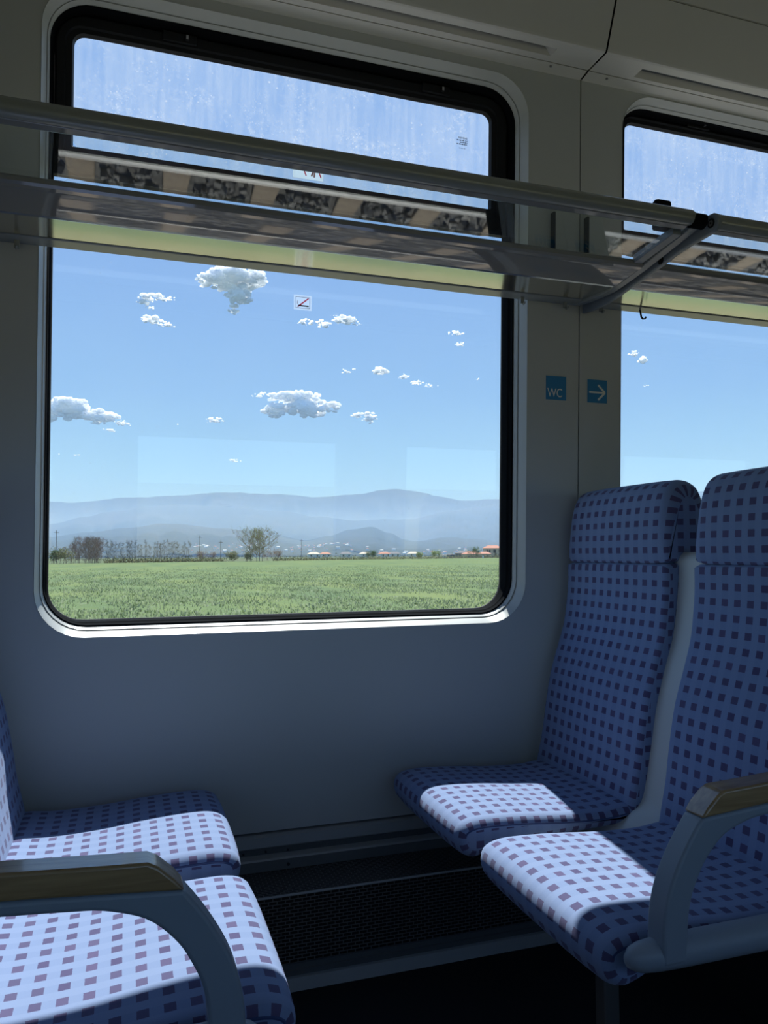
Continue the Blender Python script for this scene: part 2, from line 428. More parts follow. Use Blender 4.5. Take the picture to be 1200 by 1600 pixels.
for k in (1, 2):
    w = WIN[k]
    root = empty('window_%d' % k, W((w['o'][0]+w['o'][1])/2, w['o'][2]), kind='structure')
    tag(root, ['', 'large carriage window with black hopper frame, above the facing seats', 'second carriage window, partly seen behind the right headrests'][k], 'window')
    inv = Vector(root.location)
    def put(mb, name, m, **kw):
        mb.v = [tuple(Vector(p)-inv) for p in mb.v]
        return mb.build(name, m, parent=root, **kw)
    mb = MB(); mb.loft([wloop(w, -.04, 0.004, .120), wloop(w, -.04, -0.0015, .120), wloop(w, 0, -0.003, .120), wloop(w, .40, 0.030, .114), wloop(w, .41, 0.034, .113), wloop(w, .44, 0.034, .113), wloop(w, .46, 0.029, .112), wloop(w, .64, 0.042, .107), wloop(w, .66, 0.047, .106), wloop(w, .70, 0.070, .105)])
    put(mb, 'window_trim', M['trimp'], smooth=True, angle=25, fix=False)
    mb = MB(); mb.loft([wloop(w, .65, 0.050, .106), wloop(w, .67, 0.043, .105), wloop(w, .78, 0.044, .103), wloop(w, .80, 0.052, .10), wloop(w, .83, 0.058, .098), wloop(w, .86, 0.060, .095), wloop(w, .95, 0.064, .09), wloop(w, 1.0, 0.093, .085), wloop(w, 1.0, 0.102, .085)])
    put(mb, 'window_seal', M['rubber'], smooth=True, angle=25, fix=False)
    gx0, gx1, gv0, gv1 = wrect(w)
    # fixed lower pane
    def pane(x0, x1, v0, v1, r, off, name, m):
        A = [W(p[0], p[1], off) for p in rr(x0, x1, v0, v1, r)]; B = [W(p[0], p[1], off+.005) for p in rr(x0, x1, v0, v1, r)]
        n = len(A); mb = MB(); mb.add(A+B, [tuple(range(n)), tuple(range(2*n-1, n-1, -1))]+[(i, n+i, n+(i+1) % n, (i+1) % n) for i in range(n)])
        return put(mb, name, m)
    pane(gx0-.004, gx1+.004, gv0-.004, 2.075, .085, .095, 'lower_pane', M['glass'])
    ux0, ux1, uv0, uv1 = w['up']
    pane(ux0-.002, ux1+.002, uv0-.002, uv1+.002, .03, .0855, 'upper_pane', M['glassu'])
    # hopper frame round the upper pane
    mb = MB()
    def lp(x0, x1, v0, v1, r, off, rb=None): return [W(p[0], p[1], off) for p in rr(x0, x1, v0, v1, r, rb=rb)]
    hx0, hx1, hv0, hv1 = gx0+.001, gx1-.001, 2.062, gv1-.001
    mb.loft([lp(hx0, hx1, hv0, hv1, .08, .099), lp(hx0, hx1, hv0, hv1, .08, .072), lp(hx0+.006, hx1-.006, hv0+.006, hv1-.006, .075, .068),
             lp(ux0-.022, ux1+.022, uv0-.03, uv1+.02, .045, .068, .012), lp(ux0-.019, ux1+.019, uv0-.022, uv1+.016, .042, .073, .010),
             lp(ux0-.004, ux1+.004, uv0-.004, uv1+.004, .033, .073, .005), lp(ux0, ux1, uv0, uv1, .03, .0855, .004)])
    put(mb, 'hopper_frame', M['sashm'], smooth=True, angle=20, fix=False)
    # square filler where the hopper meets the fixed pane
    mb = MB()
    q = [(hx0, hv0), (hx1, hv0), (hx1, hv0+.074), (hx0, hv0+.074)]
    mb.add([W(a, b, .0735) for a, b in q]+[W(a, b, .094) for a, b in q], [(0, 1, 2, 3), (7, 6, 5, 4), (0, 4, 5, 1), (1, 5, 6, 2), (2, 6, 7, 3), (3, 7, 4, 0)])
    put(mb, 'sash_bar', M['sashm'])
    for lx in ((0.126, 0.879) if k == 1 else (1.85, 2.55)):
        lv = uv1+.037
        mb = MB()
        for (a0, a1, b0, b1, o0, o1) in ((lx-.055, lx+.035, lv-.014, lv+.012, .060, .069), (lx+.004, lx+.014, lv-.008, lv+.008, .052, .061)):
            q = [(a0, b0), (a1, b0), (a1, b1), (a0, b1)]
            mb.add([W(a, b, o0) for a, b in q]+[W(a, b, o1) for a, b in q], [(0, 1, 2, 3), (7, 6, 5, 4), (0, 4, 5, 1), (1, 5, 6, 2), (2, 6, 7, 3), (3, 7, 4, 0)])
        la = put(mb, 'latch', [M['sashm']], bevel=.002)
        mb = MB()
        q = [(lx+.006, lv-.006), (lx+.012, lv-.006), (lx+.012, lv+.004), (lx+.006, lv+.004)]
        mb.add([W(a, b, .0505) for a, b in q]+[W(a, b, .053) for a, b in q], [(0, 1, 2, 3), (7, 6, 5, 4), (0, 4, 5, 1), (1, 5, 6, 2), (2, 6, 7, 3), (3, 7, 4, 0)])
        kk = put(mb, 'latch_key', M['boltl']); kk.parent = la

# floor, roof, far side and ends of the carriage
def sbox(name, lo, hi, m, label, cat):
    o = MB().box(lo, hi).build(name, m); return tag(o, label, cat, kind='structure')
sbox('floor', (-3.2, -0.80, -0.06), (5.2, 2.26, 0.0), M['floor'], 'dark speckled carriage floor', 'floor')
sbox('roof', (-3.2, -0.85, 2.98), (5.2, 2.20, 3.06), M['dark'], 'roof above the ceiling panels', 'roof')
sbox('wall_front', (5.2, -0.80, -0.06), (5.26, 2.3, 3.06), M['wall'], 'grey end wall of the carriage', 'wall')
sbox('wall_rear', (-3.26, -0.80, -0.06), (-3.2, 2.3, 3.06), M['wall'], 'grey end wall behind the left seats', 'wall')
# aisle side wall with its own windows
ya0, ya1 = -0.80, -0.72
mb = MB()
xs = [-3.2, -1.75, -0.45, 0.05, 1.35, 1.85, 3.15, 3.65, 4.9, 5.2]
for i in range(len(xs)-1):
    if i % 2 == 0: mb.box((xs[i], ya0, -0.06), (xs[i+1], ya1, 3.0))
    else:
        mb.box((xs[i], ya0, -0.06), (xs[i+1], ya1, 0.80)); mb.box((xs[i], ya0, 1.56), (xs[i+1], ya1, 3.0))
tag(mb.build('wall_aisle', M['wall']), 'grey side wall across the aisle', 'wall', kind='structure')

# ceiling and the two cove panels with their air slots
def cove(name, x0, x1, vent, label):
    vx0, vx1, vy0, vy1 = vent
    mb = MB(); n = 0
    def strip(a, b):
        mb.add([(x0, a[0], a[1]), (x1, a[0], a[1]), (x1, b[0], b[1]), (x0, b[0], b[1])], [(0, 1, 2, 3)])
    # narrow ledge above the wall
    strip((2.035, 2.552), (2.017, 2.557)); strip((2.017, 2.557), (1.985, 2.561)); strip((1.985, 2.561), (1.985, 2.59))
    # soffit with a slot cut in it
    strip((1.981, 2.59), (1.981, 2.561))
    zz = lambda y: 2.561+(2.559-2.561)*(1.981-y)/.093
    strip((1.981, zz(1.981)), (vy1, zz(vy1)))
    for a, b in ((x0, vx0), (vx1, x1)):
        mb.add([(a, vy1, zz(vy1)), (b, vy1, zz(vy1)), (b, vy0, zz(vy0)), (a, vy0, zz(vy0))], [(0, 1, 2, 3)])
    strip((vy0, zz(vy0)), (1.894, 2.559))
    prof = [(1.894, 2.559), (1.888, 2.561), (1.885, 2.566), (1.836, 2.684), (1.823, 2.715)]
    for a, b in zip(prof, prof[1:]): strip(a, b)
    prof = [(1.8225, 2.716), (1.825, 2.719), (1.8205, 2.722), (1.79, 2.79), (1.74, 2.86), (1.66, 2.91), (1.55, 2.935)]
    for a, b in zip(prof, prof[1:]): strip(a, b)
    o = mb.build(name, M['cove'], smooth=True, angle=15, fix=False); tag(o, label, 'panel', kind='structure')
    # recess of the slot
    v = MB()
    z0, z1 = 2.5605, 2.585
    A = [(vx0, vy0, z0), (vx1, vy0, z0), (vx1, vy1, z0), (vx0, vy1, z0)]
    B = [(vx0+.02, vy0+.012, z1), (vx1-.02, vy0+.012, z1), (vx1-.02, vy1-.004, z1), (vx0+.02, vy1-.004, z1)]
    v.add(A+B, [(4, 5, 6, 7)]+[(i, (i+1) % 4, 4+(i+1) % 4, 4+i) for i in range(4)])
    v.build('air_slot', M['cove'], parent=o, fix=False)
    g = MB()
    xx = vx0+.03
    g.box((vx0+.021, vy0+.016, 2.582), (vx1-.021, vy1-.008, 2.586))
    g.build('slot_mesh', M['based'], parent=o)
    for sx in ((1.21,) if vx0 < 1 else (1.41,)):
        s = MB(); s.tube([(sx, 1.996, 2.5595), (sx, 1.996, 2.556)], .004, 10); s.build('screw', M['boltl'], parent=o)
    return o
cove('trim_1', -3.2, SEAM-.003, (-0.25, 1.185, 1.920, 1.957), 'cove panel with long air slot above the large window')
cove('trim_2', SEAM+.003, 5.2, (1.487, 2.75, 1.922, 1.966), 'cove panel with air slot above the second window')
sbox('ceiling', (-3.2, -0.85, 2.935), (5.2, 1.56, 2.97), M['cove'], 'pale flat ceiling of the carriage', 'ceiling')

# rail along the foot of the wall and the heater cover below it
def yz_strip(prof, x0, x1, name, m, parent=None, close=False, uv=False):
    mb = MB()
    P = list(prof)+([prof[0]] if close else [])
    s = 0.0
    for a, b in zip(P, P[1:]):
        l = math.hypot(b[0]-a[0], b[1]-a[1])
        mb.add([(x0, a[0], a[1]), (x1, a[0], a[1]), (x1, b[0], b[1]), (x0, b[0], b[1])], [(0, 1, 2, 3)], [((x0, s), (x1, s), (x1, s+l), (x0, s+l))] if uv else None)
        s += l
    return mb.build(name, m, parent=parent, fix=False)
bb = empty('baseboard_window', (0, 0, 0), 'stepped metal rail along the foot of the window wall', 'baseboard', kind='structure')
yz_strip([(2.145, .312), (2.118, .312), (2.104, .309), (2.101, .284), (2.104, .281)], -3.2, 5.2, 'upper_rail', M['base'], bb)
yz_strip([(2.104, .281), (2.106, .264)], -3.2, 5.2, 'shadow_gap', M['based'], bb)
yz_strip([(2.106, .264), (2.078, .262), (2.074, .258)], -3.2, 5.2, 'lower_rail', M['base'], bb)
yz_strip([(2.074, .258), (2.070, .233)], -3.2, 5.2, 'screw_strip', M['based'], bb)
for i, (x, z, y) in enumerate([(0.30, .272, 2.1035), (0.36, .272, 2.1035), (0.42, .2705, 2.1035), (0.415, .245, 2.070), (1.0, .245, 2.07), (-.2, .245, 2.07)]):
    s = MB(); s.tube([(x, y+.002, z), (x, y-.003, z)], .004 if i > 2 else .003, 10)
    s.build('screw', M['bolt'], parent=bb)
ht = empty('heater_cover', (1.0, 1.92, 0), 'long black perforated heater cover below the window between the seats', 'heater cover')
def shift(o, root):
    for v in o.data.vertices: v.co -= Vector(root.location)
    o.parent = root
    return o
shift(yz_strip([(2.0705, .2325), (1.9225, .2315)], -3.15, 5.15, 'top_grille', M['grille'], uv=True), ht)
shift(yz_strip([(1.9225, .2315), (1.920, .2305), (1.919, .2275)], -3.15, 5.15, 'front_edge', M['base']), ht)
shift(yz_strip([(1.919, .2275), (1.919, .066)], -3.15, 5.15, 'front_grille', M['grille'], uv=True), ht)
shift(yz_strip([(1.919, .066), (1.922, .062), (1.922, .050), (1.917, .048), (1.917, .036), (1.924, .033)], -3.15, 5.15, 'lower_band', M['based']), ht)
shift(yz_strip([(1.924, .033), (1.916, .030), (1.912, .0), (2.07, 0.0), (2.07, .03)], -3.15, 5.15, 'plinth', M['base']), ht)
# dark bodies closing the cover from behind
shift(MB().box((-3.15, 1.93, .001), (5.15, 2.07, .222)).build('heater_body', M['dark']), ht)

# ------------------------------------------------------------------ signs and stickers
def plate(x0, x1, v0, v1, off0, off1, origin, name, m, parent=None, bevel=0):
    q = [(x0, v0), (x1, v0), (x1, v1), (x0, v1)]; o = Vector(origin)
    mb = MB(); mb.add([tuple(Vector(W(a, b, off0))-o) for a, b in q]+[tuple(Vector(W(a, b, off1))-o) for a, b in q], [(0, 1, 2, 3), (7, 6, 5, 4), (0, 4, 5, 1), (1, 5, 6, 2), (2, 6, 7, 3), (3, 7, 4, 0)])
    return mb.build(name, m, parent=parent, bevel=bevel)
def wpoly(polys, off0, off1, origin, name, m, parent=None):
    o = Vector(origin); mb = MB()
    for q in polys:
        n = len(q)
        mb.add([tuple(Vector(W(a, b, off0))-o) for a, b in q]+[tuple(Vector(W(a, b, off1))-o) for a, b in q], [tuple(range(n)), tuple(range(2*n-1, n-1, -1))]+[(i, n+i, n+(i+1) % n, (i+1) % n) for i in range(n)])
    return mb.build(name, m, parent=parent)
def bar(a, b, w):
    a = Vector(a); b = Vector(b); t = (b-a).normalized(); n = Vector((-t.y, t.x))*w/2
    return [tuple(a+n), tuple(a-n), tuple(b-n), tuple(b+n)]
def lettering(text, x, v, h, off, origin, name, m, parent, align='CENTER', sx=1.0):
    cu = bpy.data.curves.new('lettering_curve', 'FONT'); cu.body = text; cu.size = h/0.7; cu.align_x = align; cu.align_y = 'BOTTOM_BASELINE'; cu.extrude = 0.0003
    t = bpy.data.objects.new('lettering_tmp', cu); COL.objects.link(t)
    bpy.context.view_layer.update()
    me = bpy.data.meshes.new_from_object(t.evaluated_get(bpy.context.evaluated_depsgraph_get()))
    bpy.data.objects.remove(t); bpy.data.curves.remove(cu)
    for p in me.vertices:
        q = Vector(W(x+p.co.x*sx, v+p.co.y, off-p.co.z)) - Vector(origin); p.co = q
    me.name = name; me.materials.clear(); me.materials.append(m)
    ob = bpy.data.objects.new(name, me); COL.objects.link(ob); ob.parent = parent
    return ob

o0 = W(1.2525, 1.545, 0)
s = plate(1.217, 1.288, 1.544, 1.618, -0.0014, 0.0, o0, 'restroom_sign', M['blue']); s.location = o0
tag(s, 'small blue square WC sign on the grey wall right of the large window', 'sign')
lettering('WC', 1.2480, 1.553, 0.027, -0.0016, o0, 'lettering', M['white'], s, sx=0.78)
o0 = W(1.4005, 1.545, 0)
s = plate(1.365, 1.436, 1.543, 1.616, -0.0014, 0.0, o0, 'arrow_sign', M['blue']); s.location = o0
tag(s, 'small blue square sign with a white arrow, right of the panel seam', 'sign')
wpoly([bar((1.371, 1.576), (1.424, 1.576), .0055), bar((1.4035, 1.5995), (1.4285, 1.576), .0062), bar((1.4285, 1.576), (1.4035, 1.5525), .0062)], -0.0019, -0.0014, o0, 'arrow', M['white'], s)

# film stickers on the panes
def film():
    m, N, L = mat('sticker_film'); out = nd(N, 'ShaderNodeOutputMaterial')
    a = nd(N, 'ShaderNodeBsdfTransparent', i={'Color': (1, 1, 1, 1)}); b = nd(N, 'ShaderNodeBsdfTranslucent', i={'Color': (.9, .9, .9, 1)})
    x = nd(N, 'ShaderNodeMixShader', i={0: .10}); L.new(a.outputs[0], x.inputs[1]); L.new(b.outputs[0], x.inputs[2]); L.new(x.outputs[0], out.inputs[0]); return m
def paper():
    m, N, L = mat('sticker_paper'); out = nd(N, 'ShaderNodeOutputMaterial')
    a = nd(N, 'ShaderNodeBsdfDiffuse', i={'Color': (.85, .85, .82, 1)}); b = nd(N, 'ShaderNodeBsdfTranslucent', i={'Color': (.80, .87, .95, 1)})
    x = nd(N, 'ShaderNodeMixShader', i={0: .8}); L.new(a.outputs[0], x.inputs[1]); L.new(b.outputs[0], x.inputs[2]); L.new(x.outputs[0], out.inputs[0]); return m
M['film'] = film(); M['paper'] = paper()
OFF = .0935
o0 = W(0.471, 1.776, OFF)
s = plate(0.4445, 0.4975, 1.773, 1.816, OFF, OFF+.0006, o0, 'notice_sticker', M['film']); s.location = o0
tag(s, 'tiny clear sticker with a red slash over a black bar, on the lower pane', 'sticker')
wpoly([bar((.4505, 1.7785), (.4505, 1.8105), .001), bar((.4915, 1.7785), (.4915, 1.8105), .001), bar((.45, 1.8105), (.492, 1.8105), .001), bar((.45, 1.7785), (.492, 1.7785), .001)], OFF-.0006, OFF, o0, 'frame_line', M['armp'], s)
wpoly([bar((.4575, 1.7855), (.4885, 1.7850), .0036)], OFF-.0008, OFF, o0, 'black_bar', M['ink'], s)
wpoly([bar((.4560, 1.7815), (.4880, 1.8080), .0034)], OFF-.0012, OFF-.0006, o0, 'red_slash', M['red'], s)
wpoly([bar((.4555, 1.7890), (.4553, 1.7990), .0014)], OFF-.0008, OFF, o0, 'smoke_line', M['figure'], s)
OFF = .0845
o0 = W(0.4806, 2.155, OFF)
s = plate(0.436, 0.526, 2.1515, 2.2165, OFF, OFF+.0006, o0, 'warning_sticker', M['paper']); s.location = o0
tag(s, 'white sticker with two red slashed pictograms at foot of the upper pane', 'sticker')
wpoly([bar((.453, 2.2125), (.475, 2.1605), .0034), bar((.498, 2.2125), (.519, 2.1605), .0034)], OFF-.0012, OFF-.0006, o0, 'red_slash', M['red'], s)
wpoly([bar((.464, 2.1935), (.458, 2.1785), .009), bar((.464, 2.2075), (.466, 2.1945), .011), bar((.500, 2.1945), (.491, 2.1615), .005), bar((.5005, 2.1945), (.499, 2.1595), .005), bar((.501, 2.2105), (.5005, 2.1925), .010), bar((.503, 2.1965), (.518, 2.1905), .003), bar((.486, 2.1945), (.500, 2.2005), .003)], OFF-.0006, OFF, o0, 'pictogram', M['figure'], s)
o0 = W(0.966, 2.33, OFF)
g = empty('glass_stamp', o0, 'tiny dark maker stamp printed on the right of the upper pane', 'stamp')
OFF2 = .0850
lettering('SIEMENS', 0.9685, 2.3505, 0.0058, OFF2, o0, 'lettering', M['ink'], g, sx=1.0)
rows = []
random.seed(5)
for r_, (v, xa, xb) in enumerate([(2.3455, .948, .984), (2.3395, .958, .984), (2.3335, .948, .984), (2.321, .956, .980)]):
    x = xa
    while x < xb:
        l = random.uniform(.003, .008); rows.append(bar((x, v), (min(x+l, xb), v), .0026 if r_ != 3 else .0012)); x += l+random.uniform(.0012, .003)
wpoly(rows, OFF2-.0004, OFF2, o0, 'small_print', M['ink'], g)
# ------------------------------------------------------------------ luggage rack
def shiftm(mb, root):
    o = Vector(root.location); mb.v = [tuple(Vector(p)-o) for p in mb.v]; return mb
def yzprism(poly, x0, x1):
    n = len(poly); mb = MB()
    mb.add([(x0, p[0], p[1]) for p in poly]+[(x1, p[0], p[1]) for p in poly], [tuple(range(n)), tuple(range(2*n-1, n-1, -1))]+[(i, n+i, n+(i+1) % n, (i+1) % n) for i in range(n)])
    return mb
def bracket(x, root):
    lo = [(1.500, 1.848), (1.60, 1.846), (1.73, 1.829), (1.85, 1.8165), (1.924, 1.811), (1.99, 1.811), (2.052, 1.818)]
    hi = [(2.050, 1.856), (1.989, 1.853), (1.814, 1.860), (1.649, 1.877), (1.516, 1.897)]
    tip = [(1.487+.0235*math.cos(a), 1.872+.0235*math.sin(a)) for a in [R(v) for v in (80, 110, 140, 170, 200, 230, 260)]]
    b = shiftm(yzprism(lo+hi+tip, x, x+.013), root).build('bracket', M['brk'], parent=root, bevel=.0025)
    for (y, z, r1) in ((1.487, 1.871, .0115), (1.675, 1.8475, .0105)):
        m = MB(); m.tube([(x+.004, y, z), (x-.0016, y, z)], r1, 18); rg = shiftm(m, root).build('bolt', M['bolt'], parent=b, smooth=True); 
        m = MB(); m.tube([(x, y, z), (x-.0022, y, z)], r1*.62, 16); bh = shiftm(m, root).build('bolt', M['boltl' if r1 > .011 else 'bolt'], parent=b, smooth=True)
        m = MB(); m.tube([(x, y, z), (x-.0027, y, z)], r1*.22, 10); shiftm(m, root).build('bolt', M['bolt'], parent=b)
    return b
def hook(x, root, m, big=False):
    mb = MB()
    y, z = 2.026, 1.842
    if big:
        mb.tube([(x, y, z), (x, y-.004, z-.012), (x+.001, y-.006, z-.026), (x+.004, y-.010, z-.033), (x+.009, y-.014, z-.033), (x+.011, y-.016, z-.027)], .0030, 8)
    else:
        mb.box((x-.006, y-.002, z-.022), (x+.006, y+.002, z))
        mb.tube([(x, y-.001, z-.020), (x, y-.006, z-.026), (x, y-.012, z-.026), (x, y-.015, z-.021)], .0028, 8)
    shiftm(mb, root).build('hook', m, parent=root, smooth=True)
def rack(x0, x1, label, left):
    root = empty('luggage_rack', ((x0+x1)/2, 1.78, 1.84), label, 'luggage rack', 'luggage racks over the windows')
    B = lambda mb, n, m, **k: shiftm(mb, root).build(n, m, parent=root, **k)
    # front rail: round tube with a flat clamp flange below
    xe = x1-.030 if left else x1
    xs_ = x0 if left else x0+.006
    mb = MB(); mb.tube([(xs_, 1.515, 1.891), (xs_+.004, 1.515, 1.891), (xe-.006, 1.515, 1.891), (xe, 1.515, 1.891)], [.0175, .0190, .0190, .017], 28)
    B(mb, 'front_rail', M['rackp'], smooth=True)
    mb = yzprism([(1.515, 1.876), (1.517, 1.871), (1.534, 1.8675), (1.536, 1.8725), (1.53, 1.884), (1.52, 1.884)], xs_, xe-.01)
    B(mb, 'rail_flange', M['rackg'], bevel=.0015)
    # glass shelf
    B(yzprism([(1.532, 1.8655), (1.712, 1.8475), (1.712, 1.8535), (1.532, 1.8715)], xs_, x1-.012 if left else x1), 'glass_shelf', M['rackglass'])
    # rear profile, its bright strip, and the thin rail against the wall
    B(yzprism([(1.704, 1.8545), (1.7005, 1.851), (1.702, 1.8415), (1.708, 1.8365), (1.722, 1.8355), (1.727, 1.8375), (1.731, 1.836), (1.829, 1.8265), (1.836, 1.829), (1.836, 1.868), (1.735, 1.868), (1.735, 1.856)], x0, x1-.031 if left else x1), 'rear_profile', M['rackg'], smooth=True, angle=22)
    B(yzprism([(1.834, 1.8295), (1.840, 1.8265), (1.848, 1.8285), (1.982, 1.8385), (1.982, 1.866), (1.834, 1.866)], x0, x1-.031 if left else x1), 'rear_strip', M['alud'], smooth=True, angle=22)
    B(yzprism([(1.981, 1.849), (1.996, 1.849), (1.996, 1.866), (1.981, 1.866)], x0, x1), 'black_joint', M['rubber'])
    B(yzprism([(1.995, 1.842), (1.998, 1.839), (2.030, 1.839), (2.034, 1.843), (2.034, 1.862), (1.995, 1.862)], x0, x1), 'wall_rail', M['rackp'], bevel=.001)
    B(yzprism([(2.033, 1.842), (2.054, 1.842), (2.053, 1.860), (2.033, 1.860)], x0, x1), 'wall_flange', M['rackp'])
    if left:
        # extruded end arm closing the shelf
        arm = [(1.520, 1.868), (1.72, 1.838), (1.80, 1.829), (1.86, 1.8235), (1.92, 1.8255), (1.99, 1.832), (2.034, 1.838), (2.034, 1.862), (1.99, 1.862), (1.86, 1.868), (1.72, 1.870), (1.520, 1.892)]
        B(yzprism(arm, x1-.030, x1-.006), 'end_arm', M['rackp'], bevel=.002)
        arm2 = [(1.545, 1.860), (1.705, 1.8435), (1.705, 1.866), (1.545, 1.880)]
        B(yzprism(arm2, x1-.062, x1-.036), 'end_arm', M['brk'], bevel=.002)
        mb = MB(); mb.tube([(xe-.004, 1.515, 1.886), (x1+.006, 1.515, 1.886)], .0185, 20)
        B(mb, 'rail_joint', M['rubber'], smooth=True)
        mb = yzprism([(1.545, 1.875), (1.548, 1.945), (1.562, 1.951), (1.575, 1.946), (1.578, 1.875)], 1.235, 1.277)
        B(mb, 'rubber_stop', M['rubber'], bevel=.006, bseg=3)
        for px0, px1 in ((1.236, 1.310), (1.3555, 1.436)):
            pts = [(px0, 1.99), (px1, 1.99)] + [(px1-(px1-px0)*t, 2.122+.008*math.sin(math.pi*t)) for t in (0, .2, .4, .6, .8, 1)]
            mb = MB(); n = len(pts)
            mb.add([W(a, b, -.020) for a, b in pts]+[W(a, b, 0) for a, b in pts], [tuple(range(n)), tuple(range(2*n-1, n-1, -1))]+[(i, n+i, n+(i+1) % n, (i+1) % n) for i in range(n)])
            B(mb, 'mounting_plate', M['wall'])
            q = [(px0-.007, 1.99), (px0+.0005, 1.99), (px0+.0005, 2.121), (px0-.007, 2.121)]; mb = MB()
            mb.add([W(a, b, -.0195) for a, b in q]+[W(a, b, 0) for a, b in q], [(0, 1, 2, 3), (7, 6, 5, 4), (0, 4, 5, 1), (1, 5, 6, 2), (2, 6, 7, 3), (3, 7, 4, 0)])
            B(mb, 'plate_side_shade', M['rubber'])  # black strip stands in for the shade on the plate's left side
        bracket(x1+.004, root); bracket(-2.2, root)
        for hx in (-.268, 1.116, 1.264): hook(hx, root, M['rackp'])
    else:
        bracket(x1-.4, root)
        hook(1.392, root, M['rackp']); hook(1.535, root, M['bolt'], True)
    return root
rack(-3.1, 1.336, 'long grey luggage rack with glass shelf across the large window', True)
rack(1.357, 5.1, 'next luggage rack section beyond the slanted bracket, before the second window', False)
# ------------------------------------------------------------------ seats
XO = 0.93   # seat root stands under the middle of the cushion; profile numbers are for a seat that faces -x
CUSH = [(0.742, .392), (0.716, .402), (0.703, .425), (0.7035, .449), (0.716, .464), (0.745, .4725), (0.80, .473), (0.88, .4685), (0.98, .4600), (1.08, .4570), (1.140, .4620), (1.165, .4600, 'c'), (1.175, .422, 'c'), (1.05, .418), (0.90, .414), (0.81, .410), (0.77, .398)]
BACK = [(1.268, 1.034), (1.2665, .99), (1.262, .94), (1.250, .865), (1.226, .79), (1.201, .715), (1.182, .62), (1.170, .545), (1.154, .475), (1.150, .445), (1.165, .430), (1.190, .440), (1.206, .50), (1.222, .58), (1.238, .68), (1.262, .765), (1.288, .85), (1.304, .94), (1.312, 1.034), (1.295, 1.040), (1.280, 1.040)]
HEAD = [(1.283, 1.043), (1.270, 1.050), (1.267, 1.075), (1.269, 1.12), (1.274, 1.17), (1.284, 1.212), (1.302, 1.240), (1.330, 1.253), (1.362, 1.250), (1.388, 1.232), (1.402, 1.195), (1.405, 1.14), (1.400, 1.08), (1.388, 1.050), (1.36, 1.043)]
SHELL = [(1.308, 1.052), (1.311, 1.060), (1.322, 1.070), (1.338, 1.070), (1.349, 1.060), (1.352, 1.04), (1.346, .94), (1.333, .86), (1.308, .785), (1.280, .70), (1.262, .60), (1.250, .52), (1.236, .46), (1.20, .425), (1.13, .402), (1.02, .384), (.86, .380), (.855, .384), (.86, .389), (1.02, .396), (1.10, .420), (1.142, .444), (1.178, .472), (1.196, .53), (1.210, .60), (1.230, .70), (1.256, .785), (1.282, .86), (1.297, .94), (1.306, 1.03)]
def head_w(p): return 0.55 + 1.5*max(0, min(1, (p.y-1.08)/.15))
def piping(mb, poly, y, ins, sx, sel, r=.0026):
    N = offset_normals(poly); pts = []
    for i, p in enumerate(poly):
        if sel(p):
            q = p - N[i]*ins; pts.append((sx*(q.x-XO), y, q.y))
    if len(pts) > 2: mb.tube(pts, r, 6)
